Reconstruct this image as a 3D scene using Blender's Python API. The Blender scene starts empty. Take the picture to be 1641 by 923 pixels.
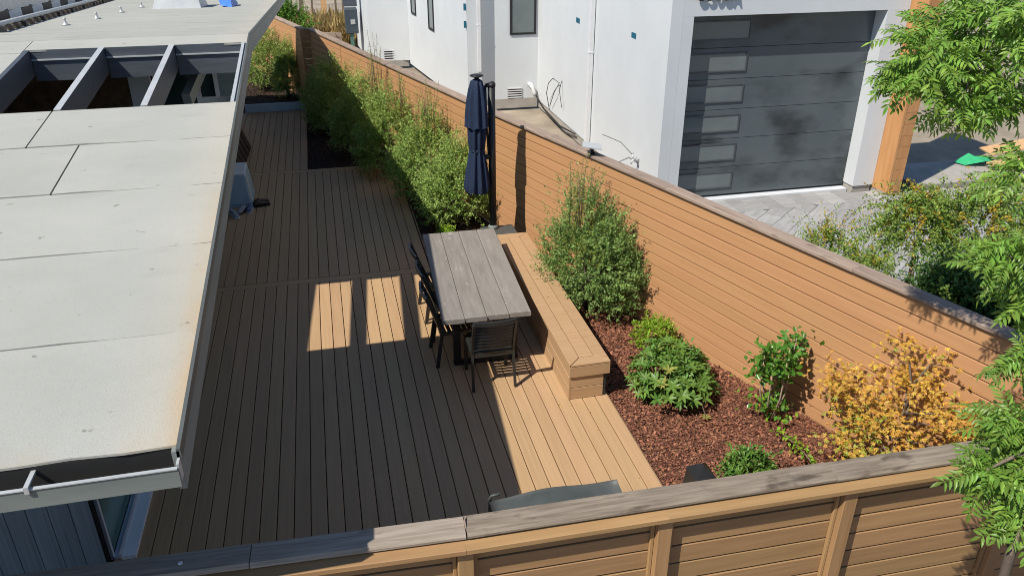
import bpy, bmesh, math, random
import numpy as np
from mathutils import Matrix, Vector
R = math.radians
rng = np.random.default_rng(7)
random.seed(7)
scene = bpy.context.scene
COL = scene.collection

# ------------------------------------------------------------------ camera, light, exposure
cam_d = bpy.data.cameras.new("camera")
cam = bpy.data.objects.new("camera", cam_d)
COL.objects.link(cam)
cam.location = (0, 0, 4.88)
cam.rotation_euler = (R(90 - 26.6), 0, R(-13.26))
cam_d.sensor_width = 36
cam_d.lens = 27.69
cam_d.clip_end = 1000
cam_d.clip_start = 0.05
scene.camera = cam

SUN = Vector((0.70, 0.40, -1.0)).normalized()          # direction the light travels
sun_elev = math.asin(-SUN.z)
to_sun = -SUN
w = bpy.data.worlds.new("World")
scene.world = w
w.use_nodes = True
nt = w.node_tree
bg = nt.nodes["Background"]
sky = nt.nodes.new("ShaderNodeTexSky")
sky.sky_type = 'NISHITA'
sky.sun_disc = False
sky.sun_elevation = sun_elev
sky.sun_rotation = math.atan2(to_sun.x, to_sun.y)
sky.ozone_density = 5.0
sky.air_density = 1.0
sky.dust_density = .4
nt.links.new(sky.outputs[0], bg.inputs[0])
bg.inputs[1].default_value = 0.105
sl = bpy.data.lights.new("sun", 'SUN')
sl.energy = 5.0
sl.angle = R(0.5)
sl.color = (1.0, 0.95, 0.865)
so = bpy.data.objects.new("sun", sl)
COL.objects.link(so)
so.location = (-20, -12, 30)
so.rotation_euler = SUN.to_track_quat('-Z', 'Y').to_euler()
scene.view_settings.view_transform = 'Standard'
scene.view_settings.look = 'None'
scene.view_settings.exposure = 0.10
scene.view_settings.gamma = 1.0
scene.render.engine = 'CYCLES'
scene.cycles.filter_width = 1.0

# ------------------------------------------------------------------ materials
MATS = {}
def mat(name, c, c2=None, rough=.7, scale=(6, 6, 6), var=.12, rnd=0., island=0., bump=0., detail=5,
        metal=0., spec=.4, trans=0., hue=0., stain_or_sheen=None, contrast=None, sat=0., bscale=None, stick=False):
    """object-space noise between two colours, plus a random tone for each object / each loose piece"""
    if name in MATS: return MATS[name]
    m = bpy.data.materials.new(name)
    m.use_nodes = True
    n = m.node_tree.nodes; L = m.node_tree.links
    b = n["Principled BSDF"]
    tc = n.new("ShaderNodeTexCoord"); oi = n.new("ShaderNodeObjectInfo")
    mul = n.new("ShaderNodeMath"); mul.operation = 'MULTIPLY'; mul.inputs[1].default_value = 0. if stick else 37.
    L.new(oi.outputs['Random'], mul.inputs[0])
    comb = n.new("ShaderNodeCombineXYZ")
    for i in range(3): L.new(mul.outputs[0], comb.inputs[i])
    mp = n.new("ShaderNodeMapping"); mp.inputs['Scale'].default_value = scale
    L.new(tc.outputs['Object'], mp.inputs['Vector']); L.new(comb.outputs[0], mp.inputs['Location'])
    nz = n.new("ShaderNodeTexNoise"); nz.inputs['Scale'].default_value = 1.; nz.inputs['Detail'].default_value = detail
    nz.inputs['Roughness'].default_value = .6
    L.new(mp.outputs[0], nz.inputs['Vector'])
    cr = n.new("ShaderNodeValToRGB")
    lo, hi = contrast or (.3, .7)
    cr.color_ramp.elements[0].position = lo; cr.color_ramp.elements[1].position = hi
    if c2 is None:
        c2 = [min(1, x * (1 + var)) for x in c]; c = [x * (1 - var) for x in c]
    cr.color_ramp.elements[0].color = (*c, 1); cr.color_ramp.elements[1].color = (*c2, 1)
    L.new(nz.outputs['Fac'], cr.inputs[0])
    out = cr.outputs[0]
    if rnd or island:
        hs = n.new("ShaderNodeHueSaturation")
        mr = n.new("ShaderNodeMapRange")
        k = rnd or island
        mr.inputs['To Min'].default_value = 1 - k; mr.inputs['To Max'].default_value = 1 + k
        if island:
            ge = n.new("ShaderNodeNewGeometry"); src = ge.outputs['Random Per Island']
        else: src = oi.outputs['Random']
        L.new(src, mr.inputs[0]); L.new(mr.outputs[0], hs.inputs['Value'])
        if hue:
            m2 = n.new("ShaderNodeMath"); m2.operation = 'MULTIPLY'; m2.inputs[1].default_value = 7.31
            m3 = n.new("ShaderNodeMath"); m3.operation = 'FRACT'
            L.new(src, m2.inputs[0]); L.new(m2.outputs[0], m3.inputs[0])
            mh = n.new("ShaderNodeMapRange"); mh.inputs['To Min'].default_value = .5 - hue; mh.inputs['To Max'].default_value = .5 + hue
            L.new(m3.outputs[0], mh.inputs[0]); L.new(mh.outputs[0], hs.inputs['Hue'])
        L.new(out, hs.inputs['Color']); out = hs.outputs[0]
    if stain_or_sheen:                                   # (colour, noise scale, lo, hi, strength)
        sc_, sscale, slo, shi, sk = stain_or_sheen
        mp2 = n.new("ShaderNodeMapping"); mp2.inputs['Scale'].default_value = sscale
        L.new(tc.outputs['Object'], mp2.inputs['Vector']); L.new(comb.outputs[0], mp2.inputs['Location'])
        n2 = n.new("ShaderNodeTexNoise"); n2.inputs['Scale'].default_value = 1.; n2.inputs['Detail'].default_value = 4
        L.new(mp2.outputs[0], n2.inputs['Vector'])
        r2 = n.new("ShaderNodeMapRange"); r2.inputs['From Min'].default_value = slo; r2.inputs['From Max'].default_value = shi
        r2.inputs['To Max'].default_value = sk
        L.new(n2.outputs['Fac'], r2.inputs[0])
        mx = n.new("ShaderNodeMix"); mx.data_type = 'RGBA'
        L.new(r2.outputs[0], mx.inputs[0]); L.new(out, mx.inputs[6]); mx.inputs[7].default_value = (*sc_, 1)
        out = mx.outputs[2]
    L.new(out, b.inputs['Base Color'])
    b.inputs['Roughness'].default_value = rough
    b.inputs['Metallic'].default_value = metal
    b.inputs['Specular IOR Level'].default_value = spec
    if bump:
        bp = n.new("ShaderNodeBump"); bp.inputs['Strength'].default_value = bump; bp.inputs['Distance'].default_value = .01
        if bscale:
            mb_ = n.new("ShaderNodeTexNoise"); mb_.inputs['Scale'].default_value = bscale; mb_.inputs['Detail'].default_value = 3
            L.new(tc.outputs['Object'], mb_.inputs['Vector']); L.new(mb_.outputs['Fac'], bp.inputs['Height'])
        else: L.new(nz.outputs['Fac'], bp.inputs['Height'])
        L.new(bp.outputs[0], b.inputs['Normal'])
    if trans:
        tr = n.new("ShaderNodeBsdfTranslucent"); ms = n.new("ShaderNodeMixShader"); ms.inputs[0].default_value = trans
        L.new(out, tr.inputs['Color'])
        L.new(b.outputs[0], ms.inputs[1]); L.new(tr.outputs[0], ms.inputs[2])
        L.new(ms.outputs[0], n['Material Output'].inputs['Surface'])
    MATS[name] = m
    return m

DECK = mat("deck_composite", (.43, .275, .142), (.50, .327, .176), rough=.62, scale=(1.2, 34, 34), rnd=.05, hue=.004, bump=.12, spec=.3, stain_or_sheen=((.24, .165, .10), (.7, 2.5, 2.5), .60, .85, .4))
BENCH = mat("bench_composite", (.41, .255, .132), (.485, .312, .170), rough=.6, scale=(1.2, 40, 40), rnd=.06, bump=.1, spec=.3)
DARKUNDER = mat("dark_underside", (.03, .026, .022), rough=.9)
FENCE = mat("stained_fence_wood", (.475, .248, .114), (.53, .288, .138), rough=.6, scale=(1.1, 22, 22), rnd=.035, hue=.003, bump=.15, spec=.3)
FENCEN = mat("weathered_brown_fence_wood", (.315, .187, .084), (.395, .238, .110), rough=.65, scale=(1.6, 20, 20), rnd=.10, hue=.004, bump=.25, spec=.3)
CAP = mat("weathered_grey_cap_wood", (.235, .19, .148), (.40, .335, .27), rough=.8, scale=(2.5, 45, 45), rnd=.12, bump=.5, contrast=(.32, .66),
          stain_or_sheen=((.10, .075, .055), (5, 14, 14), .6, .75, .8), spec=.25)
CAPB = mat("weathered_brown_cap_wood", (.23, .165, .125), (.40, .31, .245), rough=.8, scale=(2.5, 45, 45), rnd=.12, bump=.4,
           stain_or_sheen=((.10, .07, .05), (4, 14, 14), .6, .75, .7), spec=.25)
TABLE = mat("weathered_table_wood", (.212, .186, .158), (.30, .27, .235), rough=.7, scale=(2.2, 16, 16), rnd=.08, bump=.25, contrast=(.3, .72),
            stain_or_sheen=((.46, .42, .38), (5, 13, 13), .64, .74, .55), spec=.3)
def roof_mat():
    m = mat("cap_sheet_roofing", (.375, .378, .337), (.44, .438, .395), rough=.92, scale=(1.1, 1.6, 3), rnd=.02, bump=.25, detail=8, bscale=420,
            stain_or_sheen=((.30, .31, .28), (2.2, 5, 3), .62, .8, .45), spec=.15)
    n = m.node_tree.nodes; L = m.node_tree.links; b = n["Principled BSDF"]
    tc = n.new("ShaderNodeTexCoord"); sp = n.new("ShaderNodeSeparateXYZ"); L.new(tc.outputs['Object'], sp.inputs[0])
    base = b.inputs['Base Color'].links[0].from_socket
    def noise(sc, det, lo, hi):
        mp = n.new("ShaderNodeMapping"); mp.inputs['Scale'].default_value = sc; L.new(tc.outputs['Object'], mp.inputs[0])
        z = n.new("ShaderNodeTexNoise"); z.inputs['Scale'].default_value = 1; z.inputs['Detail'].default_value = det; L.new(mp.outputs[0], z.inputs['Vector'])
        r = n.new("ShaderNodeMapRange"); r.inputs['From Min'].default_value = lo; r.inputs['From Max'].default_value = hi; L.new(z.outputs['Fac'], r.inputs[0]); return r.outputs[0]
    def ramp(sock, lo, hi):
        r = n.new("ShaderNodeMapRange"); r.interpolation_type = 'SMOOTHSTEP'; r.inputs['From Min'].default_value = lo; r.inputs['From Max'].default_value = hi; L.new(sock, r.inputs[0]); return r.outputs[0]
    def math_(op, a, c):
        q = n.new("ShaderNodeMath"); q.operation = op; L.new(a, q.inputs[0])
        if isinstance(c, float): q.inputs[1].default_value = c
        else: L.new(c, q.inputs[1])
        return q.outputs[0]
    def mixc(fac, a, col):
        q = n.new("ShaderNodeMix"); q.data_type = 'RGBA'; L.new(fac, q.inputs[0]); L.new(a, q.inputs[6]); q.inputs[7].default_value = (*col, 1); return q.outputs[2]
    # rust bleeding in from the metal edges: rake side and eave
    edge = math_('MAXIMUM', ramp(sp.outputs['X'], 5.12, 5.28), math_('MULTIPLY', ramp(math_('MULTIPLY', sp.outputs['Y'], -1.), 6.93, 7.15), noise((2.4, .5, 1), 2, .35, .6)))
    near = ramp(math_('MULTIPLY', sp.outputs['Y'], -1.), 3.2, 6.2)
    f = math_('MULTIPLY', math_('MULTIPLY', edge, noise((5, 1.7, 2), 3, .32, .62)), math_('MULTIPLY', near, .85))
    c = mixc(f, base, (.46, .30, .145))
    c = mixc(math_('MULTIPLY', ramp(sp.outputs['X'], 4.85, 5.2), .28), c, (.54, .47, .35))
    c = mixc(math_('MULTIPLY', noise((9, 15, 9), 3, .71, .76), .65), c, (.10, .10, .09))           # leaf litter and scuffs
    c = mixc(math_('MULTIPLY', noise((160, 160, 160), 2, .5, .72), .35), c, (.22, .22, .20))          # mineral granules
    L.new(c, b.inputs['Base Color'])
    return m
ROOF = roof_mat()
SEAM = mat("black_roof_tar", (.022, .021, .02), rough=.75, spec=.3)
FASCIA = mat("grey_painted_fascia", (.16, .178, .168), (.225, .243, .23), rough=.6, scale=(3, 1.2, 9), bump=.1)
FLASH = mat("pale_metal_flashing", (.48, .50, .50), (.60, .61, .60), rough=.45, scale=(4, 4, 4), metal=.25)
NAVY = mat("slate_blue_painted_wood", (.062, .075, .09), (.095, .108, .125), rough=.5, scale=(3, 20, 20), bump=.15)
PALEBLUE = mat("pale_blue_paint", (.46, .58, .68), (.53, .64, .73), rough=.55)
SIDING = mat("slate_siding_boards", (.24, .31, .36), (.42, .50, .55), rough=.75, scale=(90, 90, 1.2), rnd=.09, bump=.3)
TRIMW = mat("white_painted_trim", (.62, .64, .66), (.70, .72, .73), rough=.5)
TRIMB = mat("pale_blue_door_sill", (.74, .82, .88), (.78, .86, .90), rough=.45)
BLACK = mat("matt_black_metal", (.012, .012, .013), (.022, .022, .022), rough=.5, spec=.4)
CHAIRM = mat("black_chair_resin", (.016, .017, .016), (.032, .033, .03), rough=.42, spec=.5, scale=(9, 9, 9))
GLASS = mat("dark_glass", (.018, .035, .038), (.03, .052, .055), rough=.06, spec=.8, scale=(1.5, 1.5, 1.5))
GREENREFL = mat("green_reflection_glass", (.06, .15, .125), (.10, .21, .175), rough=.15, spec=.7, scale=(2, 2, 2))  # green reflection painted into the pane colour
STUCCO = mat("white_stucco", (.585, .605, .61), (.63, .65, .655), rough=.92, scale=(1.2, 1.2, .9), bump=.12, bscale=60, spec=.2,
             stain_or_sheen=((.58, .58, .58), (2.6, 2.6, 2.6), .70, .84, .4))
CHIP_SHADE = mat("shade_toned_bark_chip", (.035, .02, .014), (.10, .055, .036), rough=.85, scale=(18, 18, 18), island=.5, spec=.2)  # bark chip copy darkened, shade of the far bed put into its colour
CAPD = mat("dark_weathered_cap_wood", (.16, .125, .094), (.30, .248, .19), rough=.8, scale=(2.5, 40, 40), rnd=.1, bump=.5, contrast=(.32, .66), stain_or_sheen=((.08, .06, .045), (5, 14, 14), .58, .72, .85), spec=.25)
PBED = mat("paver_joint_sand", (.11, .105, .10), (.17, .16, .15), rough=.95)
CONC = mat("grey_concrete", (.30, .275, .24), (.42, .39, .345), rough=.9, scale=(3, 3, 3), bump=.3)
PIPE = mat("white_downspout_paint", (.66, .66, .66), (.72, .72, .72), rough=.5)
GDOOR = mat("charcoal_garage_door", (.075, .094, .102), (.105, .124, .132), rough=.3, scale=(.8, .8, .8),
            stain_or_sheen=((.02, .024, .026), (.9, .9, 1.6), .50, .66, .8), spec=.5, stick=True)  # dark blotches: smudges plus reflections painted into the door colour
GGLASS = mat("garage_window_glass", (.12, .145, .145), (.155, .18, .18), rough=.12, spec=.6, scale=(2, 2, 2))
CEDAR = mat("cedar_cladding", (.46, .22, .082), (.56, .285, .115), rough=.6, scale=(14, 14, 1.5), rnd=.07, bump=.15)
PAVER = mat("grey_paver", (.27, .265, .258), (.385, .378, .368), rough=.85, scale=(1.6, 12, 5), rnd=.14, bump=.3)
GROUND = mat("dry_soil", (.22, .18, .135), (.40, .335, .25), rough=.95, scale=(1.2, 1.2, 1.2), detail=9, bump=.6)
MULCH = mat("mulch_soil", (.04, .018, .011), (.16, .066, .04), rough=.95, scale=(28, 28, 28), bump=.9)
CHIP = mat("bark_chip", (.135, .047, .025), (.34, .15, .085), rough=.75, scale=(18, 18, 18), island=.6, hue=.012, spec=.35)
CANVAS = mat("navy_canvas", (.012, .022, .048), (.022, .036, .074), rough=.8, scale=(30, 30, 30), bump=.1, spec=.25)
COVER = mat("grey_vinyl_cover", (.055, .063, .06), (.09, .097, .092), rough=.5, scale=(5, 5, 5), bump=.3)
BIN = mat("pale_blue_plastic", (.33, .43, .47), (.40, .50, .54), rough=.5)
BINW = mat("white_plastic", (.60, .63, .64), (.66, .68, .69), rough=.5)
LUMBER = mat("orange_lumber", (.52, .30, .13), (.66, .42, .22), rough=.7, scale=(2, 25, 25), rnd=.12)
DRYG = mat("dry_grass_blade", (.36, .25, .09), (.55, .41, .18), rough=.8, island=.35, trans=.2)
BARK = mat("grey_bark", (.13, .095, .07), (.22, .17, .125), rough=.9, scale=(20, 20, 6), bump=.5)
GREENTARP = mat("green_tarp", (.03, .36, .14), (.05, .45, .20), rough=.6)
BLUETARP = mat("blue_tarp", (.02, .14, .55), (.03, .19, .62), rough=.5)
BLUETAPE = mat("blue_painters_tape", (.0, .10, .16), (.01, .13, .20), rough=.6)

def leafmat(name, a, b, island=.35, hue=.02, trans=.32, rough=.45, spec=.35):
    return mat(name, a, b, rough=rough, scale=(3, 3, 3), island=island, hue=hue, trans=trans, spec=spec)
L_PITT = leafmat("pittosporum_leaf", (.21, .33, .06), (.40, .52, .15), rough=.4, island=.6, spec=.3)
L_PITT2 = leafmat("large_pittosporum_leaf", (.14, .25, .05), (.30, .42, .13), rough=.38, island=.6, spec=.35)
L_TIP = leafmat("olive_new_growth", (.22, .28, .04), (.34, .37, .07))
L_LIME = leafmat("lime_leaf", (.20, .34, .02), (.30, .44, .04))
L_PIER = leafmat("pieris_leaf", (.10, .22, .035), (.18, .31, .06), rough=.42, spec=.4)
L_PIERN = leafmat("pieris_new_leaf", (.30, .33, .07), (.42, .40, .10), rough=.35)
L_CAM = leafmat("camellia_leaf", (.06, .19, .02), (.12, .28, .035), rough=.27, spec=.55)
L_CAMN = leafmat("camellia_new_leaf", (.16, .33, .025), (.24, .42, .04), rough=.3)
L_MAP = leafmat("maple_leaf", (.56, .31, .05), (.68, .44, .085), hue=.03, island=.35, trans=.38)
L_MAPG = leafmat("green_maple_leaf", (.30, .36, .05), (.42, .42, .06), hue=.03, trans=.38)
L_TREE = leafmat("pinnate_leaf", (.14, .275, .035), (.24, .385, .065), hue=.015, rough=.38)
L_BARB = leafmat("olive_hedge_leaf", (.16, .26, .04), (.28, .38, .075), hue=.025)
L_DARK = leafmat("dark_hedge_leaf", (.05, .12, .025), (.10, .19, .04), rough=.35)
L_YEL = leafmat("yellow_hedge_leaf", (.38, .27, .025), (.48, .36, .04))
L_BG = leafmat("bright_green_leaf", (.10, .22, .025), (.17, .31, .04))

# ------------------------------------------------------------------ builders
WM = {}
def put(name, me, parent=None, M=None, kind=None):
    o = bpy.data.objects.new(name, me)
    COL.objects.link(o)
    M = M or Matrix.Identity(4)
    WM[o.name] = M.copy()
    if parent is not None:
        o.parent = parent
        o.matrix_basis = WM[parent.name].inverted() @ M
    else: o.matrix_basis = M
    if kind: o['kind'] = kind
    return o
def thing(name, label, cat, loc=(0, 0, 0), group=None, kind=None, rz=0.):
    o = put(name, None, None, Matrix.Translation(loc) @ Matrix.Rotation(rz, 4, 'Z'), kind)
    o.empty_display_size = .1
    if label: o['label'] = label
    if cat: o['category'] = cat
    if group: o['group'] = group
    return o
def tag(o, label, cat, group=None):
    o['label'] = label; o['category'] = cat
    if group: o['group'] = group
    return o

class MB:
    """collects faces in world space, builds one mesh object"""
    def __init__(s): s.v = []; s.f = []; s.sm = []
    def add(s, vs, fs, smooth=False):
        k = len(s.v); s.v += [tuple(p) for p in vs]
        s.f += [tuple(i + k for i in f) for f in fs]; s.sm += [smooth] * len(fs)
        return s
    def box(s, x0, x1, y0, y1, z0, z1):
        return s.hexa([(x0, y0, z0), (x1, y0, z0), (x1, y1, z0), (x0, y1, z0), (x0, y0, z1), (x1, y0, z1), (x1, y1, z1), (x0, y1, z1)])
    def hexa(s, p):
        return s.add(p, [(3, 2, 1, 0), (4, 5, 6, 7), (0, 1, 5, 4), (1, 2, 6, 5), (2, 3, 7, 6), (3, 0, 4, 7)])
    def bar(s, a, b, w, h, up=(0, 0, 1)):
        a = Vector(a); b = Vector(b); d = (b - a).normalized(); u = Vector(up)
        r = d.cross(u)
        if r.length < 1e-4: r = d.cross(Vector((1, 0, 0)))
        r.normalize(); u = r.cross(d)
        r = r * w / 2; u = u * h / 2
        return s.hexa([a - r - u, a + r - u, b + r - u, b - r - u, a - r + u, a + r + u, b + r + u, b - r + u])
    def tube(s, pts, rad, n=8, caps=True):
        pts = [Vector(p) for p in pts]
        if not hasattr(rad, '__len__'): rad = [rad] * len(pts)
        vs = []; fs = []; prev = None
        for i, p in enumerate(pts):
            d = (pts[min(i + 1, len(pts) - 1)] - pts[max(i - 1, 0)]).normalized()
            ref = prev if prev is not None else (Vector((0, 0, 1)) if abs(d.z) < .9 else Vector((1, 0, 0)))
            x = (ref - d * ref.dot(d)).normalized(); y = d.cross(x); prev = x
            for k in range(n):
                a = 2 * math.pi * k / n
                vs.append(p + (x * math.cos(a) + y * math.sin(a)) * rad[i])
        for i in range(len(pts) - 1):
            for k in range(n):
                fs.append((i * n + k, i * n + (k + 1) % n, (i + 1) * n + (k + 1) % n, (i + 1) * n + k))
        if caps:
            fs.append(tuple(range(n - 1, -1, -1))); fs.append(tuple(range((len(pts) - 1) * n, len(pts) * n)))
        return s.add(vs, fs, True)
    def lathe(s, c, prof, n=24, wob=None):
        vs = []; fs = []
        for r, z in prof:
            for k in range(n):
                a = 2 * math.pi * k / n
                rr = r * (wob(a, z) if wob else 1)
                vs.append((c[0] + rr * math.cos(a), c[1] + rr * math.sin(a), c[2] + z))
        for i in range(len(prof) - 1):
            for k in range(n):
                fs.append((i * n + k, i * n + (k + 1) % n, (i + 1) * n + (k + 1) % n, (i + 1) * n + k))
        fs.append(tuple(range(n - 1, -1, -1))); fs.append(tuple(range((len(prof) - 1) * n, len(prof) * n)))
        return s.add(vs, fs, True)
    def prism(s, poly, z0, z1):
        n = len(poly)
        return s.add([(x, y, z0) for x, y in poly] + [(x, y, z1) for x, y in poly],
                     [tuple(range(n - 1, -1, -1)), tuple(range(n, 2 * n))] + [(i, (i + 1) % n, n + (i + 1) % n, n + i) for i in range(n)])
    def build(s, name, m, parent=None, kind=None, origin=None, bevel=0):
        me = bpy.data.meshes.new(name)
        vs = np.array(s.v, float)
        if parent is not None: M = WM[parent.name].copy()
        else:
            o = origin if origin is not None else (float(vs[:, 0].mean()), float(vs[:, 1].mean()), float(vs[:, 2].min()))
            M = Matrix.Translation(o)
        Mi = np.array(M.inverted())
        lv = vs @ Mi[:3, :3].T + Mi[:3, 3]
        me.from_pydata([tuple(p) for p in lv], [], s.f)
        me.polygons.foreach_set("use_smooth", s.sm)
        me.materials.append(m)
        if bevel:
            bm = bmesh.new(); bm.from_mesh(me)
            bmesh.ops.bevel(bm, geom=bm.edges[:], offset=bevel, segments=1, affect='EDGES', profile=.5)
            bm.to_mesh(me); bm.free()
        me.update()
        return put(name, me, parent, M, kind)
def box(name, m, parent, x0, x1, y0, y1, z0, z1, bevel=0, kind=None):
    return MB().box(x0, x1, y0, y1, z0, z1).build(name, m, parent, kind, bevel=bevel)

PL = {}
def plank(name, m, parent, a, b, w_, t, up=(0, 0, 1), bev=.004, jitter=0.):
    """board running along its own X from a to b; width across, thickness along up; meshes shared"""
    a = Vector(a); b = Vector(b); L = (b - a).length
    key = (name, m.name, round(L, 3), round(w_, 4), round(t, 4))
    me = PL.get(key)
    if me is None:
        me = bpy.data.meshes.new(name)
        bm = bmesh.new(); bmesh.ops.create_cube(bm, size=1)
        bmesh.ops.scale(bm, vec=(L, w_, t), verts=bm.verts)
        if bev: bmesh.ops.bevel(bm, geom=[e for e in bm.edges if abs((e.verts[0].co - e.verts[1].co).x) > L * .5], offset=bev, segments=1, affect='EDGES')
        bm.to_mesh(me); bm.free(); me.materials.append(m); PL[key] = me
    x = (b - a).normalized(); z = Vector(up); z = (z - x * z.dot(x)).normalized(); y = z.cross(x)
    c = (a + b) / 2 + z * (random.uniform(-jitter, jitter))
    M = Matrix((x, y, z)).transposed().to_4x4(); M.translation = c
    return put(name, me, parent, M)

# ------------------------------------------------------------------ leaves
def unit(v): return v / np.maximum(np.linalg.norm(v, axis=-1, keepdims=True), 1e-9)
def leaf_mesh(name, pos, axis, nrm, length, width, m, parent=None, kind='stuff', fold=.25, M=None):
    """one small folded blade per leaf, all joined in one mesh"""
    n = len(pos)
    axis = unit(axis); side = unit(np.cross(axis, nrm)); nn = np.cross(side, axis)
    L = np.broadcast_to(np.asarray(length, float), (n,))[:, None]; W = np.broadcast_to(np.asarray(width, float), (n,))[:, None]
    b = pos; t = pos + axis * L - nn * L * .12
    mid = pos + axis * L * .5
    l = mid + side * W * .5 + nn * W * fold; r = mid - side * W * .5 + nn * W * fold
    V = np.stack([b, r, t, l], 1).reshape(-1, 3)
    if M is None and parent is not None:
        M = WM[parent.name].copy()
    if M is not None:
        Mi = np.array(M.inverted()); V = V @ Mi[:3, :3].T + Mi[:3, 3]
    base = (np.arange(n) * 4)[:, None]
    F = np.concatenate([base + np.array([0, 1, 2]), base + np.array([0, 2, 3])], 1).reshape(-1)
    me = bpy.data.meshes.new(name)
    me.vertices.add(n * 4); me.vertices.foreach_set("co", V.astype(np.float32).reshape(-1))
    nl = n * 2
    me.loops.add(nl * 3); me.loops.foreach_set("vertex_index", F.astype(np.int32))
    me.polygons.add(nl); me.polygons.foreach_set("loop_start", np.arange(nl, dtype=np.int32) * 3)
    me.polygons.foreach_set("loop_total", np.full(nl, 3, np.int32))
    me.update(calc_edges=True); me.validate()
    me.materials.append(m)
    return put(name, me, parent, M, kind)

def twig_cloud(center, radii, ntw, per, tl, up=.5, seed=1, bottom=-.8, shell=.5, cone=0., droop=0.):
    """twigs starting inside an ellipsoid, growing outward and upward: leaf positions and axes along them"""
    g = np.random.default_rng(seed)
    c = np.array(center, float); rad = np.array(radii, float)
    d = unit(g.normal(size=(ntw, 3)))
    d[:, 2] = np.where(d[:, 2] < bottom, -d[:, 2], d[:, 2])
    holes = unit(g.normal(size=(7, 3)))
    d = d[~(((d @ holes.T).max(1) > .86) & (g.random(ntw) < .55))]; ntw = len(d)
    rr = (shell + (1 - shell) * g.random(ntw))[:, None] ** .6
    s = d * rr
    if cone: s[:, :2] *= np.clip(1 - cone * (s[:, 2:3] + 1) / 2, .15, 1)
    start = c + s * rad * .86
    dirn = unit(d * rad / rad.max() + np.array([0, 0, up]) + g.normal(size=(ntw, 3)) * .35)
    ln = tl * (.45 + 1.35 * g.random(ntw) ** 1.8)
    k = g.random((ntw, per)); k.sort(1)
    P = start[:, None, :] + dirn[:, None, :] * (ln[:, None] * k)[:, :, None]
    P[:, :, 2] -= droop * (k ** 2) * ln[:, None]
    P += g.normal(size=P.shape) * .012
    A = dirn[:, None, :] * .6 + unit(g.normal(size=P.shape)) * .9
    N = unit(g.normal(size=P.shape) * .7 + dirn[:, None, :] * .3 + np.array([-.3, -.2, .9]))
    return P.reshape(-1, 3), A.reshape(-1, 3), N.reshape(-1, 3), start, dirn, ln, k.reshape(-1)

def stems(base, tops, r0=.02, name='stem', m=BARK, parent=None):
    mb = []
    for t in tops:
        b = Vector(base) + Vector((random.uniform(-.04, .04), random.uniform(-.04, .04), -.03)); t = Vector(t)
        mid = b.lerp(t, .5) + Vector((random.uniform(-.06, .06), random.uniform(-.06, .06), .05))
        mb.append(MB().tube([b, mid, t], [r0, r0 * .7, r0 * .3], 6).build(name, m, parent))
    return mb

def shrub(label, base, lumps, size, m, group=None, ntips=0, tipmat=None, seed=1, cat='shrub', name='shrub', wr=.6, nst=4, r0=.018, sprigs=None):
    """lumps: (centre offset, radii, twigs, leaves per twig, twig length, up)"""
    t = thing(name, label, cat, base, group)
    PP = []; AA = []; NN = []
    for i, (off, rad, ntw, per, tl, up) in enumerate(lumps):
        c = np.array(base) + np.array(off)
        P, A, N, *_ = twig_cloud(c, rad, ntw, per, tl, up, seed * 31 + i)
        keep = P[:, 2] > base[2] + .01
        PP.append(P[keep]); AA.append(A[keep]); NN.append(N[keep])
    P = np.concatenate(PP); A = np.concatenate(AA); N = np.concatenate(NN)
    g = np.random.default_rng(seed)
    ln = size * (.7 + .6 * g.random(len(P)))
    leaf_mesh('foliage', P, A, N, ln, ln * wr, m, t)
    if ntips:
        c = np.array(base) + np.array(lumps[0][0]); rad = np.array(lumps[0][1])
        P, A, N, *_ = twig_cloud(c + np.array([0, 0, rad[2] * .35]), rad * np.array([.8, .8, .8]), ntips, 26, lumps[0][4] * 1.7, 1.6, seed * 57, bottom=-.1)
        ln = size * .85 * (.7 + .6 * g.random(len(P)))
        leaf_mesh('new_growth', P, A, N, ln, ln * .55, tipmat or m, t)
    tops = [np.array(base) + np.array(l[0]) + g.normal(size=3) * .3 * np.array(l[1]) * np.array([1, 1, .4]) for l in lumps for _ in range(nst)]
    stems(base, tops, r0, parent=t)
    if sprigs:
        PP = []; AA = []
        for q in range(sprigs[1]):
            a = np.array(sprigs[0]) + np.clip(g.normal(size=3), -1.3, 1.3) * np.array([.08, .13, 0]) - np.array([0, 0, .25]); b = a + np.array([g.normal() * .07, g.normal() * .12, sprigs[2] * (.5 + .5 * g.random()) + .25])
            MB().tube([a, (a + b) / 2 + g.normal(size=3) * .015, b], [.005, .004, .002], 4).build('sprig', BARK, t)
            u = g.random(46)[:, None] ** .8
            PP.append(a + (b - a) * u + g.normal(size=(46, 3)) * .018); AA.append(g.normal(size=(46, 3)) + np.array([0, 0, .5]))
        P = np.concatenate(PP); leaf_mesh('sprig_foliage', P, np.concatenate(AA), g.normal(size=P.shape) + np.array([0, 0, .5]), .022, .015, tipmat or m, t)
    return t

# ================================================================== GROUND
def fence_x(y): return 4.09 - .318 * (y - 7) if y < 12 else 2.5 - .2935 * (y - 12)
MB().add([(-150, -60, -.16), (150, -60, -.16), (150, 200, -.16), (-150, 200, -.16)], [(0, 1, 2, 3)]).build('ground', GROUND, kind='structure', origin=(0, 0, -.16))
MB().add([(-8, -3, -.13), (9, -3, -.13), (9, 3.2, -.13), (-8, 3.2, -.13)], [(0, 1, 2, 3)]).build('unseen_bounce_sheet', MULCH, kind='structure')  # added out of view: dark sheet cutting bounce light onto the near fence
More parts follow.
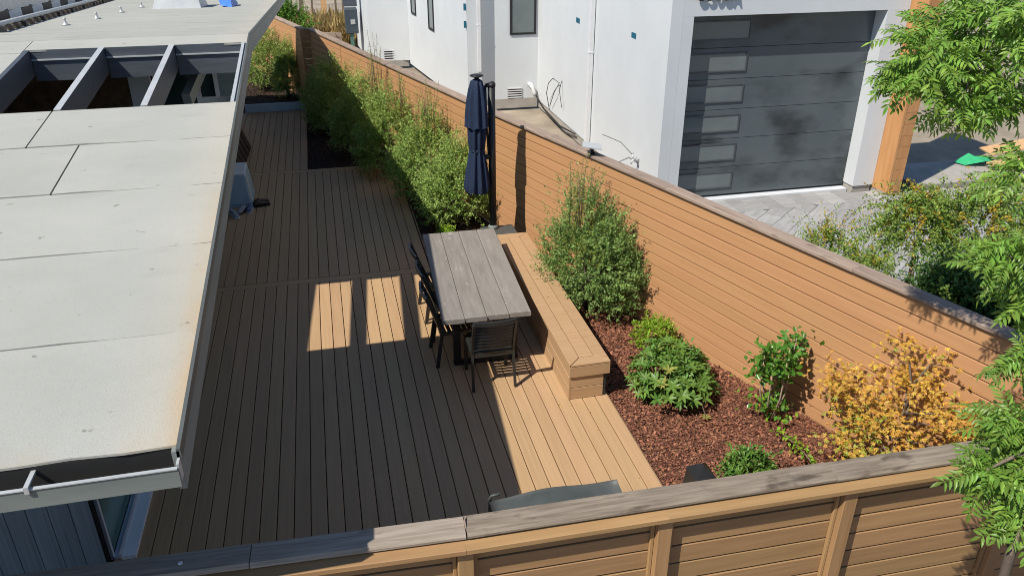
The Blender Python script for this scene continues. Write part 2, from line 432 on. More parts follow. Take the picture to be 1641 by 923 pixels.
# planting bed: heights rise gently towards the near corner
def bed_z(x, y): return -.05 + .13 * max(0, min(1, (8.2 - y) / 3)) * max(0, min(1, (x - 2.9) / 1.2)) + .015 * math.sin(x * 5 + y * 3) + .01 * math.sin(y * 9 - x * 4)
MULCH_SHADE = mat('shade_toned_soil', (.015, .011, .008), (.05, .032, .022), rough=.95, scale=(28, 28, 28), bump=.9)  # mulch soil copy darkened to paint shade over the far bed
def bed(name, x0, y0, y1, ny, nx, xr, m=None):
    vs = []; fs = []
    for j in range(ny + 1):
        y = y0 + (y1 - y0) * j / ny
        for i in range(nx + 1):
            u = i / nx; x = x0 + (xr(y) - x0) * u
            vs.append((x, y, bed_z(x, y)))
    for j in range(ny):
        for i in range(nx):
            a = j * (nx + 1) + i; fs.append((a, a + 1, a + nx + 2, a + nx + 1))
    return MB().add(vs, fs, True).build(name, m or MULCH, kind='structure')
bed('planting_bed', 2.668, 3.35, 10.36, 60, 24, lambda y: fence_x(y) - .012)
bed('far_planting_bed', -2.4, 10.4, 27, 100, 30, lambda y: fence_x(y) - .012, MULCH_SHADE)
def chips(name, n, xf, y0, y1, label, smin=.02, smax=.055, seed=3, cm_=None):
    cm_ = cm_ or CHIP
    g = np.random.default_rng(seed)
    y = y0 + (y1 - y0) * g.random(n); u = g.random(n)
    lo = np.array([xf(v)[0] for v in y]); hi = np.array([xf(v)[1] for v in y])
    x = lo + (hi - lo) * u
    z = np.array([bed_z(a, b) for a, b in zip(x, y)]) + .004 + .014 * g.random(n)
    A = g.normal(size=(n, 3)); A[:, 2] *= .22
    N = g.normal(size=(n, 3)) * .45 + np.array([0, 0, 1.])
    ln = smin + (smax - smin) * g.random(n) ** 2
    o = leaf_mesh(name, np.stack([x, y, z], 1), A, N, ln, ln * (.3 + .35 * g.random(n)), cm_, None, 'stuff', fold=.12, M=Matrix.Translation((float(x.mean()), float(y.mean()), 0)))
    tag(o, label, 'bark mulch')
chips('bark_chips', 60000, lambda y: (2.68, fence_x(y) - .02), 3.4, 10.3, 'red brown bark chips covering the sunny planting bed beside the deck')
chips('bark_chips', 14000, lambda y: ((1.25 if y < 15.3 else -.5) if y < 20.4 else -2.2, fence_x(y) - .02), 10.45, 25, 'bark chips coloured darker as shade in the bed along the far fence', .03, .07, 5, CHIP_SHADE)

# ================================================================== DECK
deck = thing('deck', None, None, (0, 3.4, 0), kind='structure')
MB().box(-1.90, 2.652, 3.40, 10.38, -.14, -.032).box(-1.95, 1.24, 10.38, 15.5, -.14, -.033).box(-1.98, -.52, 15.5, 20.44, -.14, -.034).build('deck_frame', DARKUNDER, deck)
bw = .1436
x = 2.655 - bw / 2
while x > -2.05:
    plank('board', DECK, deck, (x, 3.42, -.0125), (x, 10.285, -.0125), bw - .008, .025, jitter=.0008)
    if x < 1.20: plank('board', DECK, deck, (x, 10.44, -.0125), (x, 15.335, -.0125), bw - .008, .025, jitter=.0008)
    if x < -.565: plank('board', DECK, deck, (x, 15.495, -.0125), (x, 20.43, -.0125), bw - .008, .025, jitter=.0008)
    x -= bw
plank('border_board', DECK, deck, (-1.95, 10.362, -.0125), (2.655, 10.362, -.0125), .138, .025)
plank('border_board', DECK, deck, (-1.98, 15.415, -.0125), (1.24, 15.415, -.0125), .138, .025)
plank('side_board', DECK, deck, (2.661, 3.42, -.085), (2.661, 10.43, -.085), .13, .018, up=(1, 0, 0))
plank('side_board', DECK, deck, (1.249, 10.45, -.085), (1.249, 15.49, -.085), .13, .018, up=(1, 0, 0))
plank('side_board', DECK, deck, (-.511, 15.5, -.085), (-.511, 20.44, -.085), .13, .018, up=(1, 0, 0))
r_ = MB().box(-1.98, -.5, 20.45, 20.49, -.1, .20).build('step_board', PALEBLUE)
tag(r_, 'pale blue painted board standing across the far end of the deck walkway', 'board')

# ================================================================== BENCH
bench = thing('bench', 'long built-in tan composite bench between the table and the large bush', 'bench', (2.44, 8.5, 0))
x0, x1, y0, y1, zt = 2.205, 2.655, 6.70, 10.34, .45
wd = .1395
def poly_board(name, pts, z0, z1, m, parent): return MB().prism(pts, z0, z1).build(name, m, parent, bevel=.003)
g_ = .004
bz0, bz1 = zt - .026, zt
# outer frame boards with mitred corners, one run down the middle
poly_board('seat_board', [(x0, y0), (x0 + wd, y0 + wd), (x0 + wd, y1 - wd), (x0, y1)], bz0, bz1, BENCH, bench)
poly_board('seat_board', [(x1, y0 + g_), (x1, y1 - g_), (x1 - wd, y1 - wd - g_), (x1 - wd, y0 + wd + g_)], bz0, bz1, BENCH, bench)
poly_board('seat_board', [(x0 + .01, y0), (x1, y0), (x1 - wd, y0 + wd - g_), (x0 + wd + .006, y0 + wd - g_)], bz0, bz1 - .0006, BENCH, bench)
poly_board('seat_board', [(x0 + .01, y1), (x0 + wd + .006, y1 - wd + g_), (x1 - wd, y1 - wd + g_), (x1, y1)], bz0, bz1 - .0006, BENCH, bench)
poly_board('seat_board', [(x0 + wd + .007, y0 + wd + .004), (x1 - wd - .007, y0 + wd + .004), (x1 - wd - .007, y1 - wd - .004), (x0 + wd + .007, y1 - wd - .004)], bz0, bz1 + .0006, BENCH, bench)
MB().box(x0 + .03, x1 - .03, y0 + .03, y1 - .03, .001, bz0 - .002).build('bench_core', DARKUNDER, bench)
plank('apron', BENCH, bench, (x0 + .001, y0 + .012, .355), (x1 - .001, y0 + .012, .355), .13, .02, up=(0, -1, 0))
plank('apron', BENCH, bench, (x1 - .012, y0 + .024, .355), (x1 - .012, y1 - .024, .355), .13, .02, up=(1, 0, 0))
for k, zc in enumerate((.355, .214, .072)):
    plank('riser_board', BENCH, bench, (x0 + .014, y1 - .01, zc), (x0 + .014, y0 + .024, zc), .137, .02, up=(-1, 0, 0))
for zc in (.214, .072):
    plank('riser_board', BENCH, bench, (x0 + .026, y0 + .035, zc), (x1 - .062, y0 + .035, zc), .137, .02, up=(0, -1, 0))
    plank('riser_board', BENCH, bench, (x1 - .055, y0 + .045, zc), (x1 - .055, y1 - .02, zc), .137, .02, up=(1, 0, 0))

# ================================================================== TABLE
tbl = thing('dining_table', 'weathered grey plank dining table with black steel legs on the deck', 'table', (1.5, 8.65, 0))
tx0, tx1, ty0, ty1 = .975, 1.968, 7.42, 9.88
TS = .043
pw = (tx1 - tx0) / 4
for i in range(4):
    xc = tx0 + pw * (i + .5)
    plank('tabletop_plank', TABLE, tbl, (xc, ty0 + random.uniform(0, .006), .722), (xc + TS * (ty1 - ty0), ty1 - random.uniform(0, .006), .722), pw - .004, .055, bev=.006, jitter=.001)
for yy in (7.72, 9.5):
    lg = MB()
    for xx in (1.17, 1.84): lg.bar((xx, yy, .02), (xx, yy, .665), .08, .05, up=(0, 1, 0))
    lg.bar((1.13, yy, .02), (1.88, yy, .02), .08, .035); lg.bar((1.10, yy, .678), (1.91, yy, .678), .08, .026)
    lg.build('leg_frame', BLACK, tbl)
MB().box(1.12, 1.16, 7.76, 9.46, .655, .694).box(1.85, 1.89, 7.76, 9.46, .655, .694).build('under_rail', BLACK, tbl)

# ================================================================== CHAIRS
def make_chair(label):
    c = thing('dining_chair', label, 'chair', (0, 0, 0), 'black slatted chairs around the table')
    s = (.235, .225, .215)
    back = lambda z: -.165 - .15 * ((z - .44) / .44) ** 1.3 if z > .44 else -.165 - .07 * (1 - z / .44)
    for sx in (-1, 1):
        pts = [(sx * (.235 - .02 * min(z, .5)), back(z), z) for z in (0.003, .15, .3, .44, .52, .6, .68, .76, .84, .885)]
        mb = MB()
        for a, b in zip(pts[:-1], pts[1:]): mb.bar(a, (b[0], b[1], b[2] + .001), .026, .04, up=(0, 1, 0))
        mb.build('rear_leg', CHAIRM, c)
        MB().bar((sx * .232, .235, .003), (sx * .226, .215, .43), .034, .036, up=(0, 1, 0)).build('front_leg', CHAIRM, c)
        MB().bar((sx * .224, -.15, .425), (sx * .224, .235, .437), .026, .04).build('seat_rail', CHAIRM, c)
    for k in range(7):
        y = -.135 + k * .058
        mb = MB()
        xs = np.linspace(-.211, .211, 7)
        for a, b in zip(xs[:-1], xs[1:]):
            za = .446 - .012 * (1 - (a / .211) ** 2); zb = .446 - .012 * (1 - (b / .211) ** 2)
            mb.bar((a, y, za), (b, y, zb), .042, .012)
        mb.build('seat_slat', CHAIRM, c)
    MB().bar((-.211, .245, .43), (.211, .245, .43), .02, .045).build('front_rail', CHAIRM, c)
    MB().bar((-.215, -.168, .42), (.215, -.168, .42), .024, .06).build('rear_rail', CHAIRM, c)
    for k in range(7):
        z = .515 + k * .051
        mb = MB(); xs = np.linspace(-.212, .212, 7)
        for a, b in zip(xs[:-1], xs[1:]):
            ya = back(z) - .03 * (1 - (a / .212) ** 2); yb = back(z) - .03 * (1 - (b / .212) ** 2)
            mb.bar((a, ya, z), (b, yb, z), .012, .033)
        mb.build('back_slat', CHAIRM, c)
    mb = MB(); xs = np.linspace(-.226, .226, 7)
    for a, b in zip(xs[:-1], xs[1:]):
        ya = back(.885) - .03 * (1 - (a / .226) ** 2); yb = back(.885) - .03 * (1 - (b / .226) ** 2)
        mb.bar((a, ya, .885), (b, yb, .885), .024, .04)
    mb.build('top_rail', CHAIRM, c)
    return c
chair = make_chair('black slatted chair at the near short end of the table, casting a striped shadow')
def place(o, x, y, rz):
    o.matrix_basis = Matrix.Translation((x, y, 0)) @ Matrix.Rotation(rz, 4, 'Z')
kids = list(chair.children)
place(chair, 1.478, 7.345, R(0))
for (x, y, rz, lab) in ((1.16, 7.93, -88, 'nearest of the three black slatted chairs along the long table side'),
                        (1.19, 8.52, -88, 'middle one of the three black slatted chairs along the long table side'),
                        (1.18, 9.08, -86, 'farthest of the three black slatted chairs along the long table side')):
    c = chair.copy(); COL.objects.link(c); place(c, x, y, R(rz)); c['label'] = lab
    for k in kids:
        d = k.copy(); COL.objects.link(d); d.parent = c

# ================================================================== UMBRELLA
um = thing('patio_umbrella', 'closed navy blue cantilever umbrella on a black post behind the bench', 'umbrella', (2.24, 10.78, 0))
box('base_block', COVER, um, 2.06, 2.57, 10.44, 10.86, -.04, .38, bevel=.015)
MB().lathe((2.245, 10.77, .38), [(.075, 0), (.075, .035), (.05, .06)], 16).build('base_collar', FASCIA, um)
MB().tube([(2.245, 10.77, .40), (2.245, 10.77, 2.50)], .052, 14).build('post', BLACK, um)
MB().tube([(2.245, 10.77, 2.49), (2.245, 10.77, 2.52), (2.235, 10.77, 2.545)], [.058, .06, .04], 14).tube([(2.235, 10.77, 2.515), (2.16, 10.76, 2.505)], .03, 8).build('post_cap', BLACK, um)
MB().tube([(2.155, 10.76, 2.51), (2.165, 10.765, 2.0), (2.195, 10.77, 1.5)], .016, 8).box(2.15, 2.25, 10.74, 10.79, 1.46, 1.53).build('arm', BLACK, um)
cx_, cy_ = 2.035, 10.75
fold = lambda amp, k, ph: (lambda a, z: 1 + amp * math.sin(k * a + ph + .6 * math.sin(3 * a)))
def canopy(name, prof, amp, k, ph, n=96, tilt=0):
    vs = []; fs = []
    for r, z in prof:
        for i in range(n):
            a = 2 * math.pi * i / n
            rr = r * (1 + amp * math.cos(k * a + ph) + .4 * amp * math.sin((k + 3) * a))
            zz = z + (0.02 * math.cos(k * a + ph) if (r, z) in (prof[0],) else 0)
            vs.append((cx_ + rr * math.cos(a) * 1.0 - tilt * (z - 2.6), cy_ + rr * math.sin(a), zz))
    for j in range(len(prof) - 1):
        for i in range(n): fs.append((j * n + i, j * n + (i + 1) % n, (j + 1) * n + (i + 1) % n, (j + 1) * n + i))
    fs.append(tuple(range(len(vs) - n, len(vs))))
    return MB().add(vs, fs, True).build(name, CANVAS, um)
canopy('canopy_skirt', [(.162, .99), (.172, 1.03), (.16, 1.15), (.14, 1.3), (.118, 1.45), (.098, 1.58), (.092, 1.6), (.1, 1.63), (.112, 1.75), (.115, 1.9), (.10, 2.05)], .16, 9, .4, tilt=-.012)
canopy('canopy_top', [(.150, 1.94), (.146, 1.97), (.142, 2.1), (.126, 2.3), (.10, 2.47), (.072, 2.58), (.03, 2.61)], .15, 8, 1.3, tilt=-.012)
MB().lathe((cx_ - .008, cy_, 1.585), [(.1, 0), (.104, .01), (.104, .03), (.1, .04)], 24).build('tie_strap', CANVAS, um)
MB().lathe((cx_, cy_, 2.60), [(.02, -.02), (.03, .02), (.092, .045), (.098, .055), (.06, .068), (.01, .072)], 24).build('finial', BLACK, um)

# ================================================================== RIGHT FENCE
fn = thing('board_fence', 'long orange brown horizontal board fence with a flat grey cap along the planting bed', 'fence', (4.09, 7, 0))
def fpt(y, off=0., z=0.):
    k = -.318 if y < 12 else -.2935
    nx, ny = Vector((-1, k)).normalized()           # towards the deck
    return (fence_x(y) + nx * off, y + ny * off, z)
fnorm = lambda k: (-1 / math.hypot(1, k), k / math.hypot(1, k), 0)
segs = [(3.3, 12.0, -.318), (12.0, 21.32, -.2935)]
for (ya, yb, k) in segs:
    n = fnorm(k); z = 1.783
    for i in range(13):
        zc = z - .071 - i * .1423
        plank('fence_board', FENCE, fn, fpt(ya + .002, -.010, zc), fpt(yb - .002, -.010, zc), .1305, .02, up=n, bev=.0025, jitter=.001)
    a = fpt(ya, -.05); b = fpt(yb, -.05)
    MB().bar((a[0], a[1], .88), (b[0], b[1], .88), .022, 1.79).build('backing', DARKUNDER, fn)
for (ya, yb) in ((3.25, 5.6), (5.604, 8.05), (8.054, 10.45), (10.454, 12.0), (12.004, 14.5), (14.504, 17.0), (17.004, 19.3), (19.304, 21.42)):
    plank('cap_board', CAPB, fn, fpt(ya, -.042, 1.812), fpt(yb, -.042, 1.812), .158, .038, bev=.005, jitter=.002)
for yy in (14.2, 16.6, 19.0):
    a = fpt(yy, .004); MB().bar((a[0], a[1], -.05), (a[0], a[1], 1.785), .006, .03, up=(1, 0, 0)).build('joint_strip', FENCE, fn)
for yy in (4.6, 7.0, 9.4, 11.8, 14.2, 16.6, 19.0, 21.2):
    a = fpt(yy, -.1); MB().bar((a[0], a[1], -.1), (a[0], a[1], 1.78), .09, .09, up=(1, .3, 0)).build('fence_post', FENCEN, fn)
# far fence, standing a little nearer to the house
f2 = thing('board_fence', 'short sunlit orange board fence beyond the far end of the walkway', 'fence', (-.8, 22.5, 0))
p0, p1 = Vector((-.46, 21.42, 0)), Vector((-2.62, 28.4, 0))
d_ = (p1 - p0).normalized(); n2 = Vector((d_.y, -d_.x, 0)) * -1
if n2.x > 0: n2 = -n2
for i in range(13):
    zc = 1.783 - .071 - i * .1423
    a, b = p0.copy(), p1.copy(); a.z = b.z = zc
    plank('fence_board', FENCE, f2, a, b, .1375, .02, up=n2, bev=.006)
    plank('return_board', FENCE, f2, (-.445, 21.40, zc), (-.20, 21.35, zc), .1375, .02, up=(-.2, -1, 0), bev=.006)
a = p0 - n2 * .03 + d_ * .02; b = p1 - n2 * .03
MB().bar((a.x, a.y, .88), (b.x, b.y, .88), .02, 1.78).build('backing', DARKUNDER, f2)
a = p0 - n2 * .05 - d_ * .04; b = p1 - n2 * .05
plank('cap_board', CAPB, f2, (a.x, a.y, 1.812), (b.x, b.y, 1.812), .155, .038)
plank('cap_board', CAPB, f2, (-.36, 21.43, 1.806), (-.12, 21.38, 1.806), .13, .036)

# ================================================================== NEAR FENCE
nf = thing('board_fence', 'near brown fence with weathered grey cap and square posts, closest to the camera', 'fence', (1, 3.2, 0))
def ny(x): return 3.225 - .021 * x + .028 * max(0, .5 - x)                      # face of the boards
nn = Vector((-.021, -1, 0)).normalized()
post_x = (-1.85, -.70, .485, 1.64, 2.825, 4.045, 5.2)
ztop = 1.74
for xa, xb in zip(post_x[:-1], post_x[1:]):
    for i in range(12):
        zc = ztop - .03 - .071 - i * .1443
        plank('fence_board', FENCEN, nf, (xa + .046, ny(xa + .046), zc), (xb - .046, ny(xb - .046), zc), .1305, .02, up=nn, bev=.003, jitter=.0015)
    for s, xx in ((1, xa + .046), (-1, xb - .046)):
        plank('stop_strip', FENCEN, nf, (xx + s * .012, ny(xx) - .022, .02), (xx + s * .012, ny(xx) - .022, ztop - .045), .022, .022, up=nn, bev=.003)
for xx in post_x:
    plank('fence_post', FENCEN, nf, (xx, ny(xx) - .03, -.14), (xx, ny(xx) - .03, ztop - .045), .09, .085, up=nn, bev=.005)
MB().bar((-3.6, ny(-3.6) + .036, .8), (5.2, ny(5.2) + .036, .8), .02, 1.78).build('backing', DARKUNDER, nf)
for xa, xb in ((-1.85, .485), (.485, 1.64), (1.64, 5.26)):
    plank('top_rail', FENCEN, nf, (xa, ny(xa) - .052, ztop - .019), (xb, ny(xb) - .052, ztop - .019), .105, .036, bev=.004)
plank('top_rail', FENCEN, nf, (-3.6, ny(-3.6) - .052, ztop - .019), (-1.852, ny(-1.85) - .052, ztop - .019), .105, .036, bev=.004)
for xa, xb, dz, rot in ((-3.6, -.634, .002, 0), (-.629, .498, 0, .003), (.504, 2.72, .004, 0), (2.724, 5.28, 0, 0)):
    plank('cap_board', CAPD if xa > .5 else CAP, nf, (xa, ny(xa) + .04, ztop + .022 + dz), (xb, ny(xb) + .04 + rot, ztop + .022 + dz), .162, .042, bev=.014)
MB().lathe((-.98, ny(-.98) + .03, ztop + .046), [(.012, 0), (.012, .004), (.006, .006)], 12).build('washer', TRIMW, nf)
# splinter standing up at the cap joint
MB().add([(.498, 3.28, ztop + .04), (.512, 3.275, ztop + .04), (.506, 3.30, ztop + .075), (.503, 3.19, ztop + .04)], [(0, 1, 2), (1, 3, 2), (3, 0, 2)]).build('splinter', CAPB, nf)

# ================================================================== NEAR HOUSE (left)
hs = thing('house', 'low house on the left with pale sheet roofing, open rafters and grey fascia', 'house', (-6, 10, 0))
XR = -.738
def zr(y): return 2.84 + .1055 * (y - 2.867) if y <= 9.3 else 3.519 - .069 * (y - 9.3)
RIGHTL = -14.
def slab(xa, xb, ya, yb, t0, t1):                       # block following the roof slope, t0..t1 below the surface
    return MB().hexa([(xa, ya, zr(ya) - t1), (xb, ya, zr(ya) - t1), (xb, yb, zr(yb) - t1), (xa, yb, zr(yb) - t1),
                      (xa, ya, zr(ya) - t0), (xb, ya, zr(ya) - t0), (xb, yb, zr(yb) - t0), (xa, yb, zr(yb) - t0)])
def sheet(xa, xb, ya, yb, m=ROOF, name='roof_sheet', lift=0.):
    mb = MB(); N = 14
    vs = []; fs = []
    N = max(14, int((xb - xa) * 5)); xs = np.linspace(xa, xb, N + 1)
    for i, xx in enumerate(xs):
        ed = .010 * math.sin(xx * 2.3 + ya * 7) + .006 * math.sin(xx * 6.1 + ya) + .004 * math.sin(xx * 17 + ya * 3)
        for (yy, t) in ((ya + ed, .0), (yb, .0), (yb, -.012), (ya + ed, -.012)):
            vs.append((xx, yy, zr(yy) + t + lift))
    for i in range(N):
        for k in range(4): fs.append((i * 4 + k, i * 4 + (k + 1) % 4, i * 4 + 4 + (k + 1) % 4, i * 4 + 4 + k))
    fs.append((0, 1, 2, 3)); fs.append((N * 4 + 3, N * 4 + 2, N * 4 + 1, N * 4))
    return mb.add(vs, fs).build(name, m, hs)
OY0, OY1, OXL = 7.10, 8.94, -2.86
slab(RIGHTL, XR - .012, 2.90, OY0 - .004, .012, .19).build('roof_deck', SEAM, hs)
slab(RIGHTL, OXL, OY0 - .004, OY1 + .004, .012, .19).build('roof_deck', SEAM, hs)
slab(RIGHTL, XR - .012, OY1 + .004, 9.3, .012, .19).build('roof_deck', SEAM, hs)
slab(RIGHTL, XR - .012, 9.3, 21.4, .012, .19).build('roof_deck', SEAM, hs)  # far end added past the roof corner, out of view, to shade the fence
g = .014
sheet(RIGHTL, XR - .012, 2.88, 3.71 - g)
sheet(RIGHTL, XR - .012, 3.71, 4.62 - g)
sheet(RIGHTL, XR - .012, 4.62, 5.46 - g)
sheet(RIGHTL, -1.832, 5.46, 6.32 - g); sheet(-1.820, XR - .012, 5.46, 6.32 - g)
sheet(RIGHTL, -2.198, 6.32, OY0); sheet(-2.186, XR - .012, 6.32, OY0)
sheet(RIGHTL, OXL, OY0 + .006, 8.0 - g); sheet(RIGHTL, OXL, 8.0, 8.86 - g)
sheet(RIGHTL, -2.88, 8.87, 9.3); sheet(-2.872, XR - .012, OY1, 9.3)
sheet(RIGHTL, XR - .012, 9.3 + g, 10.3 - g); sheet(RIGHTL, XR - .012, 10.3, 11.35 - g)
for k in range(10): sheet(RIGHTL, XR - .012, 11.35 + k * 1.005, 11.35 + (k + 1) * 1.005 - .005)
# rake: vertical fascia, drip edge on top, small roll
def rake(ya, yb):
    MB().hexa([(XR - .03, ya, zr(ya) - .20), (XR, ya, zr(ya) - .20), (XR, yb, zr(yb) - .20), (XR - .03, yb, zr(yb) - .20),
               (XR - .03, ya, zr(ya) - .006), (XR, ya, zr(ya) - .006), (XR, yb, zr(yb) - .006), (XR - .03, yb, zr(yb) - .006)]).build('fascia_board', FASCIA, hs)
    MB().hexa([(XR - .012, ya, zr(ya) - .045), (XR + .008, ya, zr(ya) - .045), (XR + .008, yb, zr(yb) - .045), (XR - .012, yb, zr(yb) - .045),
               (XR - .011, ya, zr(ya) + .006), (XR + .006, ya, zr(ya) + .006), (XR + .006, yb, zr(yb) + .006), (XR - .011, yb, zr(yb) + .006)]).build('drip_edge', mat('dark_metal_drip_edge', (.075, .082, .078), (.11, .118, .112), rough=.5, scale=(4, 2, 4)), hs)
rake(2.84, OY0 + .1); rake(OY0 + .1, 9.3); rake(9.3, 15.0); rake(15.0, 21.4)
# rafters across the opening
for i, xx in enumerate((-2.87, -2.178, -1.512)):
    MB().hexa([(xx, OY0, zr(OY0) - .235), (xx + .045, OY0, zr(OY0) - .235), (xx + .045, OY1 + .1, zr(OY1) - .235), (xx, OY1 + .1, zr(OY1) - .235),
               (xx, OY0, zr(OY0) + .004), (xx + .045, OY0, zr(OY0) + .004), (xx + .045, OY1, zr(OY1) + .004), (xx, OY1, zr(OY1) + .004)]).build('rafter', NAVY, hs)
    if i: MB().hexa([(xx - .004, OY0, zr(OY0) + .006), (xx + .049, OY0, zr(OY0) + .006), (xx + .049, OY1, zr(OY1) + .006), (xx - .004, OY1, zr(OY1) + .006),
               (xx - .004, OY0, zr(OY0) + .010), (xx + .049, OY0, zr(OY0) + .010), (xx + .049, OY1, zr(OY1) + .010), (xx - .004, OY1, zr(OY1) + .010)]).build('rafter_flashing', FLASH, hs)
MB().hexa([(XR - .060, OY0, zr(OY0) - .2), (XR - .031, OY0, zr(OY0) - .2), (XR - .031, OY1, zr(OY1) - .2), (XR - .060, OY1, zr(OY1) - .2),
           (XR - .060, OY0, zr(OY0) + .008), (XR - .031, OY0, zr(OY0) + .008), (XR - .031, OY1, zr(OY1) + .008), (XR - .060, OY1, zr(OY1) + .008)]).build('rafter', FLASH, hs)
zo = zr(OY1)
for xa, xb in ((-2.82, -2.183), (-2.128, -1.517), (-1.462, XR - .065)):
    box('header_flashing', NAVY, hs, xa, xb, OY1 - .006, OY1 + .003, zo - .085, zo + .004)
    box('header_ledge', FLASH, hs, xa, xb, OY1 - .022, OY1 - .007, zo - .098, zo - .085)
    box('header_board', NAVY, hs, xa, xb, OY1 - .004, OY1 + .04, zo - .30, zo - .104)
box('near_header', NAVY, hs, OXL, XR - .032, OY0 - .05, OY0 - .003, zr(OY0) - .24, zr(OY0) - .19)
# gutter
gt = MB(); gy0, gy1 = 2.775, 2.872; gz0, gz1 = 2.70, 2.79
gt.box(RIGHTL, XR - .002, gy0, gy0 + .012, gz0, gz1).box(RIGHTL, XR - .002, gy0 + .012, gy1, gz0, gz0 + .012)
gu = gt.build('gutter', mat('grey_green_gutter_metal', (.14, .165, .15), (.21, .235, .215), rough=.5, scale=(1.5, 4, 9), bump=.05), hs)
MB().box(RIGHTL, XR - .004, gy0 - .005, gy0 + .012, gz1 + .001, gz1 + .006).build('gutter_lip', FLASH, gu)
MB().box(XR - .012, XR - .001, gy0 + .02, gy1 - .02, gz0 + .013, gz1 + .01).build('gutter_end', FLASH, gu)
MB().box(-1.305, -1.287, gy0 - .004, gy1, gz1 + .013, gz1 + .022).box(-1.305, -1.287, gy0 - .012, gy0 - .004, gz1 - .01, gz1 + .022).build('gutter_hanger', FLASH, gu)
MB().hexa([(RIGHTL, 2.875, 2.66), (XR - .032, 2.875, 2.66), (XR - .032, 2.897, 2.66), (RIGHTL, 2.897, 2.66), (RIGHTL, 2.875, 2.826), (XR - .032, 2.875, 2.826), (XR - .032, 2.897, 2.826), (RIGHTL, 2.897, 2.826)]).build('eave_board', SEAM, hs)
# walls below
for i in range(34):
    xx = -2.13 - i * .152
    MB().box(xx - .146, xx, 5.385, 5.41, -.1, zr(5.41) - .2).build('siding_board', SIDING, hs)
box('wall_backing', SEAM, hs, RIGHTL, -2.13, 5.411, 5.45, -.1, zr(5.42) - .2)
box('corner_post', BLACK, hs, -2.128, -2.102, 5.37, 5.45, -.1, zr(5.4) - .2)
MB().tube([(-4.2, 5.375, .80), (-3.4, 5.375, .79), (-2.9, 5.375, .86), (-2.35, 5.375, .90), (-2.12, 5.375, 1.03)], .008, 6).build('cable', BLACK, hs)
gd = box('glass_door', TRIMW, hs, -2.10, -2.075, 5.40, 5.43, .0, 2.35)
MB().box(-2.095, -2.08, 5.431, 7.0, .05, 2.3).build('pane', GREENREFL, gd)
MB().box(-2.10, -2.04, 5.44, 7.02, 2.3, 2.36).box(-2.10, -2.04, 7.001, 7.05, 0, 2.3).build('door_frame', TRIMW, gd)
MB().box(-2.035, -2.012, 5.40, 7.05, .0, .05).build('track', TRIMW, gd)
MB().box(-2.079, -2.036, 5.40, 7.05, .0, .03).build('inner_track', PALEBLUE, gd)
MB().box(-2.01, -1.905, 5.38, 7.05, -.01, .035).build('door_sill', TRIMB, gd)
# side wall beyond the open bay, the glazed gable inside it, floor of the entry
box('side_wall', SIDING, hs, -2.42, -2.34, 11.6, 15.2, -.1, 2.6)
box('side_wall', SIDING, hs, -2.42, -2.34, 15.2, 21.0, -.1, 2.3)
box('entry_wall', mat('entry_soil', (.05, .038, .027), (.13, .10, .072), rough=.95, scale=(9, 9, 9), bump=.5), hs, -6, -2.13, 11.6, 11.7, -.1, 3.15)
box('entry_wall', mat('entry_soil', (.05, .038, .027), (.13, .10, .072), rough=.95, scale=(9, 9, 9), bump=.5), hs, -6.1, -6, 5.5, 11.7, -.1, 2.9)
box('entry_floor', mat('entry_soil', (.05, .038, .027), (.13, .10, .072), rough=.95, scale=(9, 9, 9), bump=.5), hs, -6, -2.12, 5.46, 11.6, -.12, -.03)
gw = box('gable_panel', PALEBLUE, hs, -2.26, -2.02, 10.22, 10.28, 2.5, 3.22)
for xx in (-1.98, -1.52, -1.30):
    box('mullion', TRIMW, hs, xx, xx + .045, 10.2, 10.26, 2.66, 3.2)
MB().bar((-1.30, 10.4, 3.22), (-1.48, 9.2, 2.86), .09, .14).build('tie_beam', FASCIA, hs)
MB().box(-1.255, -.95, 10.21, 10.24, 2.66, 3.22).build('gable_panel', mat("pale_green_panel", (.17, .24, .24), (.25, .32, .31), rough=.4, scale=(30, 3, 30)), hs)
MB().box(-1.93, -1.53, 10.23, 10.25, 2.5, 3.2).box(-1.47, -1.31, 10.23, 10.25, 2.66, 3.2).build('pane', GLASS, hs)
# small stands, curb and rail on the far slope
for i, (xx, yy) in enumerate(((-3.16, 11.6), (-3.06, 12.8), (-3.04, 14.3), (-3.01, 15.8), (-2.7, 15.9))):
    z = zr(yy)
    t = MB().lathe((xx, yy, z + .006), [(.06, 0), (.03, .012), (.018, .03), (.015, .07), (.02, .075), (.018, .085), (.01, .088)], 12).build('roof_stanchion', FLASH)
    tag(t, ['pipe stub on the far roof slope, nearest the camera of the row', 'second pipe stub from the camera on the far roof slope', 'third pipe stub from the camera on the far roof slope', 'fourth pipe stub from the camera, left of the skylight curb', 'pipe stub standing right against the skylight curb'][i], 'roof vent', 'pipe stubs on the far roof slope')
cb = thing('roof_curb', 'low grey flashed skylight curb on the far slope of the near roof', 'skylight', (-2.3, 15.4, zr(15.2)))
z = zr(15.2)
MB().hexa([(-2.72, 15.1, z - .0), (-1.93, 15.1, z - .0), (-1.93, 16.1, z - .07), (-2.72, 16.1, z - .07), (-2.64, 15.18, z + .22), (-1.98, 15.18, z + .22), (-1.98, 16.0, z + .16), (-2.64, 16.0, z + .16)]).build('curb', FLASH, cb)
MB().box(-2.66, -1.95, 15.15, 16.02, z + .222, z + .26).build('lid', FASCIA, cb)
bt = MB().hexa([(-1.62, 15.2, z + .03), (-1.42, 15.05, z + .0), (-1.38, 15.9, z - .03), (-1.64, 15.9, z + .0), (-1.66, 15.3, z + .17), (-1.45, 15.3, z + .2), (-1.45, 15.8, z + .12), (-1.62, 15.8, z + .1)]).build('folded_tarp', BLUETARP)
tag(bt, 'bright blue folded tarp beside the curb on the roof', 'tarp')
